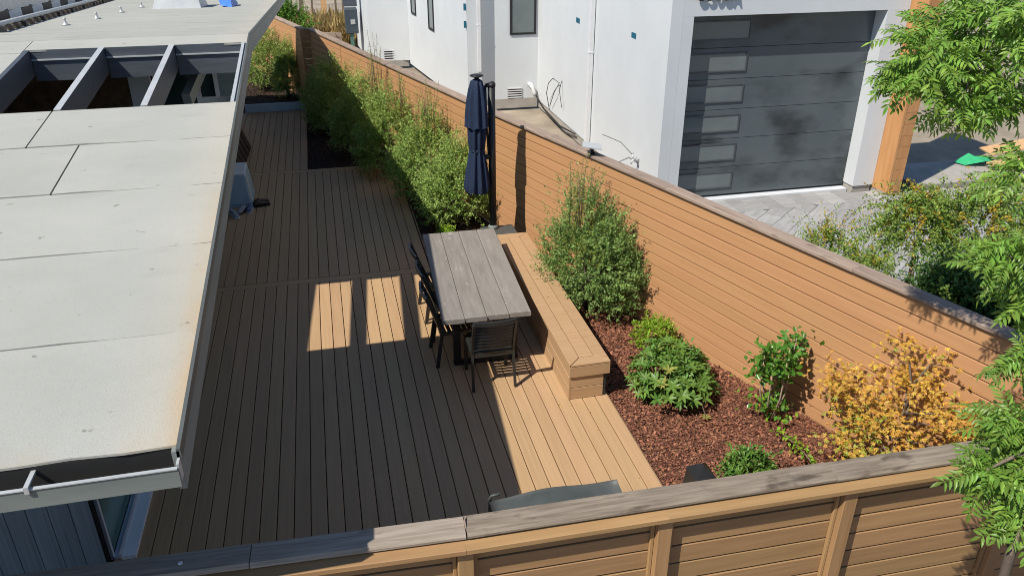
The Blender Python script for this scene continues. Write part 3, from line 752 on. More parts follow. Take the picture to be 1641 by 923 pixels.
rl = thing('roof_rail', 'pipe rail with brown blocks running across the upper left of the roof', 'pipe', (-3.9, 14, 3.2))
a = Vector((-3.64, 10.7, zr(10.7) + .09)); b = Vector((-4.30, 19.5, zr(19.5) + .09))
MB().tube([a, a.lerp(b, .5), b], .028, 8).build('rail', FLASH, rl)
for i in range(26):
    p = a.lerp(b, i / 25)
    MB().box(p.x - .07, p.x + .07, p.y - .045, p.y + .045, p.z - .088, p.z - .03).build('block', BARK if i % 3 else BLACK, rl)
pn = thing('roof_parapet', 'long grey metal box on white and black blocks at the roof top left', 'roof box', (-4.6, 14, 3.2))
a = Vector((-4.02, 10.6, zr(10.6) + .27)); b = Vector((-4.72, 20, zr(20) + .27))
MB().bar(a, b, .12, .22).build('long_box', FLASH, pn)
for i in range(14):
    p = a.lerp(b, (i + .5) / 14)
    MB().box(p.x - .10, p.x + .05, p.y - .3, p.y + .3, p.z - .262, p.z - .112).build('block', TRIMW if i % 2 else BLACK, pn)
bk = MB().hexa([(-14, 21.6, 2.0), (-4.9, 21.6, 2.0), (-4.9, 22.4, 2.0), (-14, 22.4, 2.0), (-14, 21.6, 3.1), (-4.9, 21.6, 3.1), (-4.9, 22.4, 3.1), (-14, 22.4, 3.1)]).build('roof_block', NAVY)
tag(bk, 'dark slate roof block behind the far slope at the top left', 'roof block')

# ---- things on the shaded deck beside the house
bn = thing('storage_bin', 'pale blue plastic tub turned upside down by the house wall on the deck', 'tub', (-1.70, 14.1, 0))
def taper(mb, x0, x1, y0, y1, z0, z1, k): return mb.hexa([(x0, y0, z0), (x1, y0, z0), (x1, y1, z0), (x0, y1, z0), (x0 + k, y0 + k, z1), (x1 - k, y0 + k, z1), (x1 - k, y1 - k, z1), (x0 + k, y1 - k, z1)])
taper(MB(), -2.02, -1.45, 13.62, 14.42, .03, .55, .05).build('tub_body', BIN, bn, bevel=.015)
MB().box(-2.03, -1.44, 13.61, 14.43, .002, .03).build('rim', BIN, bn)
MB().box(-1.97, -1.505, 13.68, 14.37, .552, .572).build('tub_base', BINW, bn, bevel=.006)
MB().hexa([(-1.452, 13.70, .06), (-1.440, 13.70, .06), (-1.440, 13.86, .06), (-1.452, 13.86, .06), (-1.496, 13.70, .53), (-1.484, 13.70, .53), (-1.484, 13.84, .53), (-1.496, 13.84, .53)]).build('side_rib', BINW, bn)
def shoe(label, x, y, rz, m, sole, L=.28):
    M = Matrix.Translation((x, y, 0)) @ Matrix.Rotation(rz, 4, 'Z')
    o = thing('shoe', label, 'shoe', (x, y, 0), 'shoes left beside the pale blue tub', rz=rz)
    prof = [(0, .035, .028), (.12, .042, .075), (.3, .042, .082), (.5, .044, .062), (.75, .05, .048), (.92, .042, .036), (1, .02, .02)]
    vs = []; fs = []; n = 10
    for u, wv, h in prof:
        for k in range(n):
            a_ = math.pi * 2 * k / n
            vs.append(M @ Vector(((u - .5) * L, math.cos(a_) * wv, max(.018, .02 + h * .5 + math.sin(a_) * h * .55))))
    for i in range(len(prof) - 1):
        for k in range(n): fs.append((i * n + k, i * n + (k + 1) % n, (i + 1) * n + (k + 1) % n, (i + 1) * n + k))
    fs.append(tuple(range(n))); fs.append(tuple(range(len(vs) - n, len(vs))))
    MB().add(vs, fs, True).build('upper', m, o)
    pts = [(M @ Vector(((u - .5) * L * 1.03, s * wv * 1.08, 0))).to_2d() for s, seq in ((1, prof), (-1, prof[::-1])) for u, wv, h in seq]
    MB().prism([tuple(p) for p in pts], .002, .022).build('sole', sole, o)
SH1 = mat("grey_shoe_cloth", (.22, .24, .27), (.32, .34, .36), rough=.8); SH2 = mat("brown_shoe_leather", (.05, .03, .02), (.09, .055, .035), rough=.6)
shoe('pale grey shoe nearest the camera in front of the tub', -1.70, 13.18, R(-70), SH1, BINW)
shoe('grey shoe lying behind the nearest one in front of the tub', -1.80, 13.40, R(-60), SH1, BINW)
shoe('grey and brown shoe at the right front corner of the tub', -1.60, 13.36, R(-110), SH1, SH2)
shoe('blue grey shoe tucked against the right side of the tub', -1.47, 13.42, R(-95), mat("blue_shoe_cloth", (.10, .13, .22), (.16, .19, .28), rough=.8), BINW)
shoe('dark brown shoe lying on its own to the right of the tub', -1.28, 13.60, R(20), SH2, BLACK)
shoe('dark brown shoe just behind the other brown one', -1.30, 13.74, R(35), SH2, BLACK)
lb = thing('leaning_panel', 'dark brown slatted wood panel leaning by the house behind the tub', 'panel', (-1.9, 16, 0))
for i in range(5):
    a = (-2.03 + i * .012, 15.7 + i * .36, .02); b = (-1.62 - .02 * i, 15.55 + i * .36, .75)
    plank('slat', mat("dark_brown_wood", (.035, .022, .015), (.06, .038, .026), rough=.7), lb, (a[0] + .3, a[1], .02), (a[0], a[1], .85), .33, .03, up=(1, 0, .3))

# ---- covered thing and dark pot just behind the near fence
cv = thing('covered_grill', 'grey vinyl covered grill whose top shows above the near fence cap', 'grill cover', (1.25, 3.95, 0))
vs = []; nx_, ny_ = 12, 8
def cz(u, v):
    return 1.165 + .03 * math.sin(u * math.pi) + .02 * math.sin(u * 9 + v * 4) * .5 + .012 * math.cos(v * 8 + u * 3)
top = [(.80 + .93 * i / nx_, 3.62 + .48 * j / ny_, cz(i / nx_, j / ny_)) for j in range(ny_ + 1) for i in range(nx_ + 1)]
fs = [(j * (nx_ + 1) + i, j * (nx_ + 1) + i + 1, (j + 1) * (nx_ + 1) + i + 1, (j + 1) * (nx_ + 1) + i) for j in range(ny_) for i in range(nx_)]
ring = [j for j in range(nx_ + 1)] + [(k + 1) * (nx_ + 1) + nx_ for k in range(ny_)] + [ny_ * (nx_ + 1) + nx_ - 1 - k for k in range(nx_)] + [(ny_ - 1 - k) * (nx_ + 1) for k in range(ny_ - 1)]
k0 = len(top)
skirt = [(top[i][0] + (.05 if top[i][0] > 1.27 else -.05) * .6, top[i][1] + (.03 if top[i][1] > 3.86 else -.03), .02) for i in ring]
fs += [(ring[i], ring[(i + 1) % len(ring)], k0 + (i + 1) % len(ring), k0 + i) for i in range(len(ring))]
MB().add(top + skirt, fs, True).build('cover', COVER, cv)
MB().tube([(.80, 4.1, 1.15), (.82, 4.1, 1.20), (.88, 4.09, 1.215)], .012, 6).build('cover_pleat', COVER, cv)
pt = thing('plant_pot', 'black tapered box planter in the bed just behind the near fence cap', 'planter', (2.56, 4.4, 0))
taper(MB(), 2.42, 2.70, 4.25, 4.55, .0, .83, .06).build('planter_body', BLACK, pt)
taper(MB(), 2.475, 2.645, 4.305, 4.495, .831, .90, .075).build('planter_lid', BLACK, pt)

# ================================================================== WHITE HOUSE
wh = thing('white_house', 'white stucco house with a charcoal garage door across the fence', 'house', (6, 14, 0))
yF, xa_ = 11.9, 5.345
H2 = 6.2
def wall(name, pts, z0=.12, z1=H2, m=STUCCO, t=.2):
    a, b = pts; d = Vector((b[0] - a[0], b[1] - a[1], 0)).normalized(); n = Vector((-d.y, d.x, 0)) * t     # body to the left of a->b
    return MB().prism([(a[0], a[1]), (b[0], b[1]), (b[0] + n.x, b[1] + n.y), (a[0] + n.x, a[1] + n.y)], z0, z1).build(name, m, wh)
dl, dr, dtop = 5.73, 9.19, 3.155
# front wall pieces round the garage opening, 0.36 m deep
box('front_wall', STUCCO, wh, xa_ + .202, dl, yF, yF + .36, .1, dtop); box('front_wall', STUCCO, wh, dr, 9.60, yF, yF + .36, .1, dtop)
box('front_wall', STUCCO, wh, xa_ + .202, 9.60, yF, yF + .36, dtop + .001, H2)
box('front_wall', STUCCO, wh, xa_, xa_ + .2, yF, 19.84, .1, H2)
box('foundation', CONC, wh, xa_ + .02, dl - .02, yF + .03, yF + .3, -.1, .098); box('foundation', CONC, wh, dr + .02, 9.58, yF + .03, yF + .3, -.1, .098)
box('foundation', CONC, wh, xa_ + .03, xa_ + .19, yF + .31, 19.8, -.1, .098)
box('foundation', CONC, wh, 3.6, xa_, 19.82, 19.9, -.1, .14)
# garage door: six sections, each with its window at the left
gdr = box('garage_door', BLACK, wh, dl + .001, dr - .001, yF + .33, yF + .358, 0, dtop)
sec = .512
for i in range(6):
    z0 = .05 + i * sec
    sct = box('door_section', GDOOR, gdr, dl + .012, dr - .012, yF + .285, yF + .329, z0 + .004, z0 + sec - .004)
    zc = z0 + sec * .5 + .02
    fr = MB(); xa2, xb2, za, zb = dl + .08, dl + 1.16, zc - .155, zc + .155; yb = yF + .284; ya = yb - .018
    fr.box(xa2, xb2, ya, yb, za, za + .02).box(xa2, xb2, ya, yb, zb - .02, zb).box(xa2, xa2 + .02, ya, yb, za + .02, zb - .02).box(xb2 - .02, xb2, ya, yb, za + .02, zb - .02)
    fo = fr.build('window_frame', mat('dark_window_surround', (.07, .078, .084), (.09, .098, .104), rough=.4), gdr)
    MB().box(xa2 + .021, xb2 - .021, yb - .006, yb - .001, za + .021, zb - .021).build('window_pane', GGLASS, gdr)
box('threshold', TRIMW, wh, dl + .02, dr - .005, yF + .14, yF + .33, -.1, .012)
# house number, thin raised characters
def glyph_ring(cx, cz, w_, h, t, y0, y1, half=None):
    mb = MB(); n = 20
    vs = []; fs = []
    for k in range(n):
        a = 2 * math.pi * k / n
        for s in (1, 1 - t / (w_ / 2)):
            for yy in (y0, y1):
                vs.append((cx + w_ / 2 * s * math.cos(a), yy, cz + (h / 2 - (0 if s == 1 else t)) * math.sin(a)))
    for k in range(n):
        if half and not half(2 * math.pi * (k + .5) / n): continue
        i = k * 4; j = ((k + 1) % n) * 4
        fs += [(i, j, j + 2, i + 2), (i, i + 1, j + 1, j), (i + 1, i + 3, j + 3, j + 1), (i + 2, j + 2, j + 3, i + 3)]
    return mb.add(vs, fs)
ya, yb = yF - .06, yF - .035
z0 = 3.50
chars = []
def digit(kind, cx):
    mb = MB()
    if kind in '0': s = glyph_ring(cx, z0, .125, .22, .028, ya, yb); mb = s
    elif kind == '8':
        s = glyph_ring(cx, z0 - .055, .13, .12, .028, ya, yb); mb.add(s.v, s.f); s = glyph_ring(cx, z0 + .055, .115, .11, .028, ya - .001, yb + .001); mb.add(s.v, s.f)
    elif kind == '3':
        s = glyph_ring(cx, z0 - .053, .13, .12, .028, ya, yb, lambda a: a < 1.75 or a > 3.5); mb.add(s.v, s.f)
        s = glyph_ring(cx, z0 + .055, .12, .11, .028, ya - .001, yb + .001, lambda a: a < 2.8 or a > 4.5); mb.add(s.v, s.f)
    elif kind == 'A':
        mb.bar((cx - .06, (ya + yb) / 2, z0 - .11), (cx, (ya + yb) / 2, z0 + .11), .025, .025).bar((cx + .06, (ya + yb) / 2, z0 - .11), (cx, (ya + yb) / 2, z0 + .11), .0252, .025).box(cx - .035, cx + .035, ya, yb, z0 - .05, z0 - .025)
    return mb
dg = thing('house_number', 'black raised house number above the garage door', 'house number', (6.08, yF, z0))
for i, ch in enumerate("8308A"):
    cx = 5.80 + i * .142
    d = digit(ch, cx); d.box(cx - .008, cx + .008, yb, yF + .002, z0 - .01, z0 + .01)
    d.build('character', BLACK, dg)
# cedar pier at the right of the garage
MB().prism([(9.602, yF + .02), (9.645, yF - .36), (9.69, yF - .36), (9.69, yF + .02)], .06, H2).build('cedar_corner', CEDAR, wh)
for i in range(30):
    MB().prism([(9.692, yF - .352), (9.94, yF - .335), (9.94, yF - .31), (9.692, yF - .327)], .07 + i * .205, .07 + i * .205 + .200).build('cedar_board', CEDAR, wh)
MB().prism([(9.694, yF - .326), (9.93, yF - .309), (9.93, yF + .9), (9.694, yF + .9)], .08, H2 - .05).build('cedar_backing', BLACK, wh)
box('foundation', CONC, wh, 9.62, 9.92, yF - .33, yF + .88, -.1, .058)
# side walls stepping back
box('side_wall', STUCCO, wh, 3.86, xa_ - .001, 19.84, 20.04, .142, H2)
MB().prism([(3.51, 19.70), (3.86, 19.70), (3.86, 19.838), (3.71, 20.0), (2.95, 25.9), (2.75, 25.88)], .0, H2).build('side_wall', STUCCO, wh)
MB().prism([(1.55, 26.2), (2.748, 25.881), (2.8, 26.08), (1.6, 26.4)], .1, H2).build('side_wall', STUCCO, wh)
MB().prism([(1.55, 26.21), (1.6, 26.4), (1.2, 34.), (1.0, 34.)], .0, H2).build('side_wall', STUCCO, wh)
box('foundation', CONC, wh, 1.7, 2.72, 25.95, 26.2, -.1, .098)
def window(label_m, y, x0, x1, z0, z1):
    f = MB().box(x0, x1, y - .03, y - .002, z0, z0 + .05).box(x0, x1, y - .03, y - .002, z1 - .05, z1).box(x0, x0 + .05, y - .03, y - .002, z0 + .05, z1 - .05).box(x1 - .05, x1, y - .03, y - .002, z0 + .05, z1 - .05).build('window', BLACK, wh)
    MB().box(x0 + .051, x1 - .051, y - .012, y - .003, z0 + .051, z1 - .051).build('pane', GGLASS, f)
window('', 19.84, 4.62, 5.29, 1.72, 3.3)
# slit windows on the long sunlit wall
dv = Vector((2.75 - 3.51, 25.88 - 19.70, 0)).normalized(); nv = Vector((-dv.y, dv.x, 0))
def slit(s0, s1, z0, z1):
    P = lambda s, o: Vector((3.51, 19.70, 0)) + dv * s + nv * o
    mb = MB()
    def q(sa, sb, za, zb, o0, o1):
        a, b, c, d = P(sa, o0), P(sb, o0), P(sb, o1), P(sa, o1)
        mb.hexa([(a.x, a.y, za), (b.x, b.y, za), (c.x, c.y, za), (d.x, d.y, za), (a.x, a.y, zb), (b.x, b.y, zb), (c.x, c.y, zb), (d.x, d.y, zb)])
    q(s0, s1, z0, z0 + .05, .001, .03); q(s0, s0 + .05, z0 + .05, z1, .001, .03); q(s1 - .05, s1, z0 + .05, z1, .001, .03)
    f = mb.build('window', BLACK, wh)
    mb = MB(); q(s0 + .051, s1 - .051, z0 + .051, z1, .001, .012); mb.build('pane', GGLASS, f)
slit(3.05, 3.62, 1.43, 3.6); slit(5.08, 5.66, 1.60, 3.8)
def vent(x0, x1, y, z0, z1):
    v = box('wall_vent', DARKUNDER, wh, x0, x1, y - .006, y - .001, z0, z1)
    n = 4
    for i in range(n + 1):
        zz = z0 + (z1 - z0) * i / n
        box('louvre', PIPE, v, x0, x1, y - .03, y - .007, zz - .012, zz + .012)
vent(4.56, 4.93, 19.84, .17, .40)
vent(1.95, 2.33, 26.03, .12, .40)
def downspout(x, y, z0=.0, z1=H2, r=.04):
    d = MB().box(x - r, x + r, y - r, y + r, z0, z1).build('downspout', PIPE, wh)
    MB().box(x - r - .012, x + r + .012, y - r - .006, y + r + .003, 2.0, 2.03).build('bracket', PIPE, d)
downspout(3.80, 19.655, .9); downspout(5.285, 15.50)
downspout(5.30, 15.66, .1, H2, .022)
# blue tape tabs, spigots, cables
for (x, y, z, s) in ((5.343, 16.6, 2.48, .05), (5.343, 13.4, 2.66, .045)):
    t = box('tape_tab', BLUETAPE, None, x - .004, x + .001, y - 2.4 * s, y + 2.4 * s, z - s, z + s)
    tag(t, 'small blue tape tab beside the thin downspout on the sunlit white wall' if y > 15 else 'small blue tape square alone on the sunlit white wall near the garage corner', 'tape', 'blue tape tabs on the white walls')
for z in (2.35, 1.95):
    t = box('tape_tab', BLUETAPE, None, 3.44, 3.50, 19.692, 19.698, z, z + .16)
    tag(t, 'upper blue tape strip on the white wall corner above the umbrella' if z > 2 else 'lower blue tape strip on the white wall corner above the umbrella', 'tape', 'blue tape strips at the wall corner')
sp = thing('wall_spigot', 'white wrapped hose tap near the inner corner of the white house above the fence', 'tap', (5.17, 19.8, .2))
MB().tube([(5.12, 19.83, .50), (5.14, 19.72, .50), (5.18, 19.68, .42), (5.22, 19.66, .30), (5.24, 19.66, .20)], [.05, .06, .045, .05, .03], 8).build('tap_body', PIPE, sp)
MB().tube([(5.26, 19.7, .25), (5.29, 19.0, .05), (5.25, 17.4, .02), (5.3, 16.4, .1)], .02, 6).build('hose', BLACK, sp)
cbx = thing('loose_cable', 'loop of black cable poking out of the sunlit white wall', 'cable', (5.33, 18, .5))
MB().tube([(5.33, 18.6, .10), (5.22, 18.5, .55), (5.18, 18.2, .85), (5.2, 17.9, 1.02), (5.3, 17.7, .95), (5.24, 17.9, .7), (5.28, 18.4, .25)], .009, 6).build('cable_loop', BLACK, cbx)
MB().tube([(5.33, 17.6, 1.02), (5.24, 17.5, .85), (5.28, 17.4, .45)], .007, 6).build('cable_end', BLACK, cbx)
hb = thing('hose_bib', 'small grey hose tap on the white wall just above the fence cap', 'tap', (5.33, 13.2, .4))
MB().tube([(5.34, 12.75, .62), (5.22, 12.75, .62), (5.18, 12.74, .55)], .02, 8).tube([(5.22, 12.75, .62), (5.22, 12.75, .70)], .012, 6).tube([(5.18, 12.65, .71), (5.26, 12.85, .71)], .018, 6).build('tap_body', FLASH, hb)
MB().tube([(5.22, 12.75, .71), (5.1, 13.1, .86), (4.9, 13.5, .90)], .006, 6).build('wire', BLACK, hb)
# flat receiver dish behind the fence
ds = thing('flat_dish', 'flat grey square receiver dish on a short mast just behind the fence cap', 'dish', (3.5, 9.6, 1.83))
MB().tube([(3.32, 9.48, 1.83), (3.31, 9.48, 1.88), (3.29, 9.48, 1.925)], [.035, .022, .02], 10).build('mast', BLACK, ds)
MB().hexa([(3.14, 9.38, 1.965), (3.38, 9.30, 1.93), (3.46, 9.54, 1.925), (3.22, 9.62, 1.96), (3.14, 9.38, 1.98), (3.38, 9.30, 1.945), (3.46, 9.54, 1.94), (3.22, 9.62, 1.975)]).build('panel', FLASH, ds)
# utility boxes at the far corner
ub = thing('utility_cabinet', 'dark blue grey utility cabinet on the far corner of the white house', 'cabinet', (1.0, 27.5, 0))
MB().box(.88, 1.29, 27.7, 28.3, .70, 1.48).build('cabinet_body', mat("blue_grey_cabinet", (.05, .07, .085), (.075, .095, .11), rough=.45), ub, bevel=.02)
MB().box(.86, 1.30, 27.72, 27.9, 1.56, 2.5).build('upper_box', NAVY, ub)
MB().box(1.05, 1.2, 27.685, 27.698, 1.0, 1.15).build('label_plate', FLASH, ub)
MB().box(1.0, 1.12, 27.75, 27.9, .0, .69).build('lower_pipe', GREENREFL, ub)

# ---- driveway pavers
drv = thing('driveway', None, None, (7.5, 9, 0), kind='structure')
MB().add([(fence_x(4) + .2, 3.6, -.062), (14, 3.6, -.062), (14, 11.8, -.062), (fence_x(11.8) + .2, 11.8, -.062)], [(0, 1, 2, 3)]).build('paver_bed', PBED, drv)
for i in range(14):
    MB().box(5.5 + i * .3, 5.796 + i * .3, 11.45, 12.035 if 5.75 < 5.5 + i * .3 < 8.9 else 11.86, -.1, -.003).build('soldier_paver', PAVER, drv, bevel=.004)
pu = Vector((.77, .64, 0)).normalized(); pv = Vector((pu.y, -pu.x, 0)); npv = 0; cand = []
for col in range(-20, 26):
    for row in range(-16, 18):
        c = Vector((7.2, 9.2, -.036)) + pv * (col * .304) + pu * (row * .40 + (.2 if col % 2 else 0) + .06 * math.sin(col * 2.1))
        if c.y < 11.62 and c.y > 7.6 and c.x > 6.2 and c.x < 11.8: cand.append(c)
cand.sort(key=lambda c: -(c.y + .25 * c.x) if c.x < 9.8 else 0)
for c in cand[:292]:
    plank('paver', PAVER, drv, c - pu * .197, c + pu * .197, .299, .05, bev=.004, jitter=.002)
# ---- beyond the cedar pier: slab in shade, lumber, debris
sl_ = box('concrete_pad', CONC, None, 10.6, 13.2, 11.9, 13.1, -.1, .0); sl_['kind'] = 'structure'
sl_ = box('concrete_kerb', CONC, None, 9.9, 14.5, 11.0, 11.6, -.1, .02); sl_['kind'] = 'structure'
LB = [((11.4, 10.9, .06), (13.2, 10.4, .10), .14), ((11.9, 11.8, .05), (13.6, 11.0, .12), .12), ((12.6, 12.4, .1), (14.2, 12.2, .4), .25), ((13.0, 10.2, .05), (14.6, 11.8, .10), .15), ((12.2, 10.3, .12), (13.9, 10.9, .16), .10), ((12.9, 12.9, .2), (14.4, 12.5, .55), .5)]
LL = ['long orange lumber board lying flat nearest the grey driveway kerb', 'orange lumber board lying beside the green tarp', 'orange board tilted up behind the green tarp', 'flat orange board at the right edge of the scrap pile',
      'thin orange offcut lying on top of the scrap pile', 'wide orange plywood sheet leaning at the back of the scrap pile']
for i, (a, b, w_) in enumerate(LB):
    o = plank('lumber_board', LUMBER, None, a, b, w_, .03)
    tag(o, LL[i], 'board', 'scrap lumber beyond the driveway')
gtp = MB().add([(12.3, 12.7, .02), (12.6, 12.55, .12), (12.95, 12.7, .06), (13.1, 12.9, .1), (12.8, 13.1, .05), (12.55, 12.95, .18), (12.2, 12.9, .04)], [(0, 1, 5, 6), (1, 2, 4, 5), (2, 3, 4)]).build('green_tarp', GREENTARP)
tag(gtp, 'crumpled bright green tarp among the scrap lumber', 'tarp')
# ---- yard behind the fence at the top: low retaining board wall, stakes
rw = thing('retaining_wall', 'low weathered wood retaining wall behind the far end of the fence', 'wall', (.3, 27, 0))
for i in range(3):
    plank('wall_board', CAPB, rw, (-1.0, 29.2, .1 + i * .19), (.75, 29.0, .1 + i * .19), .18, .05, up=(0, -1, 0))
    plank('wall_board', CAPB, rw, (.0, 25.2 + .01, .05 + i * .1), (.85, 25.0, .05 + i * .1), .1, .05, up=(0, -1, 0))
st = thing('stake_fence', 'row of pale upright wood stakes and posts at the far edge of the yard', 'fence', (-.3, 33, 0))
for i, (xx, hh, ww) in enumerate(((-1.6, 2.2, .1), (-1.1, 1.9, .09), (-.6, 2.3, .16), (-.2, 2.0, .07), (.25, 2.6, .22), (.7, 2.2, .08), (1.0, 2.3, .12))):
    MB().bar((xx, 33.2, -.1), (xx + .08, 33.2, hh), ww, .05, up=(0, 1, 0)).build('stake', LUMBER if i in (4,) else BARK, st)
MB().bar((-2, 33.26, 1.5), (1.3, 33.26, 1.4), .06, .1).build('rail', BARK, st)
g = np.random.default_rng(4)
n = 2600
P = np.stack([-1.3 + 2.6 * g.random(n), 29.6 + 3.4 * g.random(n), np.full(n, -.1)], 1)
A = g.normal(size=(n, 3)) * .3 + np.array([0, 0, 1.])
o = leaf_mesh('dry_grass', P, A, g.normal(size=(n, 3)), .5 + .7 * g.random(n), .03, DRYG, None, 'stuff', M=Matrix.Translation((0, 31, 0)))
tag(o, 'tall dry yellow grass in the yard behind the fence', 'grass')

# ================================================================== PLANTS
def pitt(label, x, y, r, h, seed, tips=60, dens=1., group='pittosporum shrubs along the far fence', m=L_PITT, sprigs=None):
    b = (x, y, bed_z(x, y))
    lumps = [((0, 0, h * .36), (r, r, h * .36), int(900 * dens), 26, .20, .5),
             ((.1 * r, .2 * r, h * .62), (r * .62, r * .7, h * .25), int(260 * dens), 24, .30, 1.3),
             ((-.35 * r, -.3 * r, h * .28), (r * .6, r * .6, h * .26), int(300 * dens), 22, .2, .4)]
    return shrub(label, b, lumps, .0255, m, group, tips, L_TIP, seed, nst=2, wr=.78, sprigs=sprigs)
pitt('rounded green shrub beside the navy umbrella, nearest of the fence row', 1.88, 12.15, .62, 1.45, 11, 40, 1.2)
pitt('green fence shrub second from the umbrella with feathery olive top', 1.55, 13.4, .66, 1.75, 12, 130, sprigs=((1.75, 13.4, 1.35), 9, .85))
pitt('tall feathery fence shrub third from the umbrella', 1.05, 15.0, .66, 1.8, 13, 130, sprigs=((1.35, 14.7, 1.45), 6, .6))
pitt('tall fence shrub with bare sprigs rising above the cap board', .62, 16.5, .64, 1.75, 14, 130, sprigs=((1.0, 16.2, 1.4), 13, 1.2))
pitt('half shaded fence shrub near the far end of the long fence', .15, 18.3, .6, 1.75, 15, 50)
pitt('dark shaded fence shrub at the far corner of the long fence', -.05, 19.9, .5, 1.35, 16, 30)
pitt('bright green shrub under the roof corner beside the far sunlit fence', -1.55, 23.4, .62, 1.85, 17, 80, 1., 'shrubs beyond the walkway')
pitt('sparse shrub standing before the far sunlit fence panel beside the corner', -.95, 22.2, .42, 1.6, 18, 70, .7, 'shrubs beyond the walkway')
# big bush beside the bench
b = (3.09, 8.74, -.04)
shrub('large dense dark green bush with feathery pale top between the bench and the fence', b,
      [((0, 0, .55), (.56, .62, .58), 860, 28, .2, .4), ((-.08, .1, 1.15), (.34, .38, .42), 300, 28, .32, 1.4), ((.24, -.32, .55), (.36, .4, .55), 420, 24, .18, .5), ((.12, -.2, .98), (.3, .34, .36), 240, 24, .22, .9),
       ((-.28, .25, .62), (.34, .4, .5), 320, 24, .24, .5)],
      .024, L_PITT2, None, 150, L_TIP, 21, nst=3, wr=.75, sprigs=((2.98, 8.85, 1.35), 16, .75))
# lime clump between bush and pieris, small one at table end
for lab, b, r, h, sd in (('bright lime green mounded shrub between the large bush and the broad-leaved shrub', (3.50, 7.50, -.02), .30, .40, 31),
                         ('small lime green clump just behind the far end of the table', (1.62, 11.35, -.04), .16, .2, 32)):
    shrub(lab, b, [((0, 0, h * .5), (r, r, h * .5), 170, 16, .07, .9)], .036, L_LIME, None, 0, None, sd, wr=.45, nst=3, r0=.008)

def single_leaf(name, L, W, m, fold=.22, curl=.12):
    me = bpy.data.meshes.new(name)
    n = 4; vs = []; fs = []
    prof = [(0, .06), (.2, .62), (.45, 1.), (.72, .78), (1., .05)]
    for u, wv in prof:
        z = -curl * L * u * u
        vs += [(u * L, -wv * W / 2, z + fold * wv * W / 2), (u * L, 0, z), (u * L, wv * W / 2, z + fold * wv * W / 2)]
    for i in range(len(prof) - 1):
        a = i * 3
        fs += [(a, a + 3, a + 4, a + 1), (a + 1, a + 4, a + 5, a + 2)]
    me.from_pydata(vs, [], fs); me.polygons.foreach_set("use_smooth", [True] * len(fs)); me.materials.append(m)
    return me
def orient(pos, axis, nrm, s=1.):
    x = Vector(axis).normalized(); z = Vector(nrm); z = (z - x * z.dot(x)).normalized(); y = z.cross(x)
    M = Matrix((x, y, z)).transposed().to_4x4() @ Matrix.Scale(s, 4); M.translation = Vector(pos); return M
# broad-leaved (pieris-like) shrub: whorls of lance leaves
pb = (3.33, 6.62, .03)
pr = thing('broadleaf_shrub', 'broad low shrub with whorls of glossy lance leaves in the middle of the sunny bed', 'shrub', pb)
lm = [single_leaf('leaf', .105, .030, L_PIER), single_leaf('leaf', .085, .024, L_PIERN)]
g = np.random.default_rng(8); cnt = 0
extraP = []; extraA = []; extraN = []
whorls = []
for k in range(120):
    d = unit(g.normal(size=3)); d[2] = abs(d[2]) * .9 + .05
    c = np.array(pb) + d * np.array([.44, .52, .50]) * (.80 + .24 * g.random()) + np.array([0, 0, .06])
    whorls.append((c, d))
whorls.sort(key=lambda q: -(q[0][2] - q[0][1] * .6))
for k, (c, d) in enumerate(whorls):
    up = unit(d * .8 + np.array([0, 0, .7]) + g.normal(size=3) * .2)
    ref = unit(np.cross(up, [.3, .9, .1])); r2 = np.cross(up, ref); new = g.random() < .10
    nl = 8
    for i in range(nl):
        a = 2 * math.pi * i / nl + g.random() * .5
        rad = ref * math.cos(a) + r2 * math.sin(a)
        ax = unit(rad + up * (.25 + .5 * g.random()))
        nr = up - ax * np.dot(up, ax)
        if cnt < 290:
            put('leaf', lm[1] if new else lm[0], pr, orient(c, ax, nr, .75 + .45 * g.random())); cnt += 1
        else:
            extraP.append(c); extraA.append(ax); extraN.append(nr)
leaf_mesh('foliage', np.array(extraP), np.array(extraA), np.array(extraN), .10, .030, L_PIER, pr)
P, A, N, *_ = twig_cloud(np.array(pb) + np.array([0, 0, .2]), (.34, .40, .34), 200, 12, .1, .5, 81)
leaf_mesh('inner_foliage', P, A, N, .085, .028, L_PIER, pr)
stems(pb, [np.array(pb) + np.array([.2 * math.cos(a), .2 * math.sin(a), .3]) for a in (0, 1.3, 2.6, 3.9, 5.2)], .012, parent=pr)
lowb = (3.40, 6.02, .04)
MB().tube([(3.40, 6.3, .18), (3.46, 6.12, .16), (3.47, 6.02, .06)], .006, 6).build('low_branch', BARK, pr)
for i in range(7):
    a = i * .9; put('leaf', lm[1], pr, orient((3.47, 6.02, .06), (math.cos(a), math.sin(a), .25), (0, 0, 1), .7))

# camellia on several stems
cb_ = (4.08, 5.85, .05)
cm = thing('camellia', 'upright camellia with round glossy leaves on several bare stems before the fence', 'shrub', cb_)
lc = [single_leaf('leaf', .066, .042, L_CAM, .15, .15), single_leaf('leaf', .055, .032, L_CAMN, .15, .1)]
g = np.random.default_rng(15)
tips = []
for i in range(7):
    a = i * .9 + .2; sp_ = .06 + .1 * g.random()
    top = np.array(cb_) + np.array([math.cos(a) * sp_ * 1.1, math.sin(a) * sp_ * 1.1, .66 + .36 * g.random()])
    mid = np.array(cb_) + np.array([math.cos(a) * sp_, math.sin(a) * sp_, .35])
    MB().tube([Vector(cb_) + Vector((math.cos(a) * .03, math.sin(a) * .03, -.04)), mid, top], [.011, .008, .004], 6).build('stem', mat('pale_stem_bark', (.30, .23, .16), (.42, .33, .24), rough=.85, scale=(30, 30, 8)), cm)
    tips.append((mid, top))
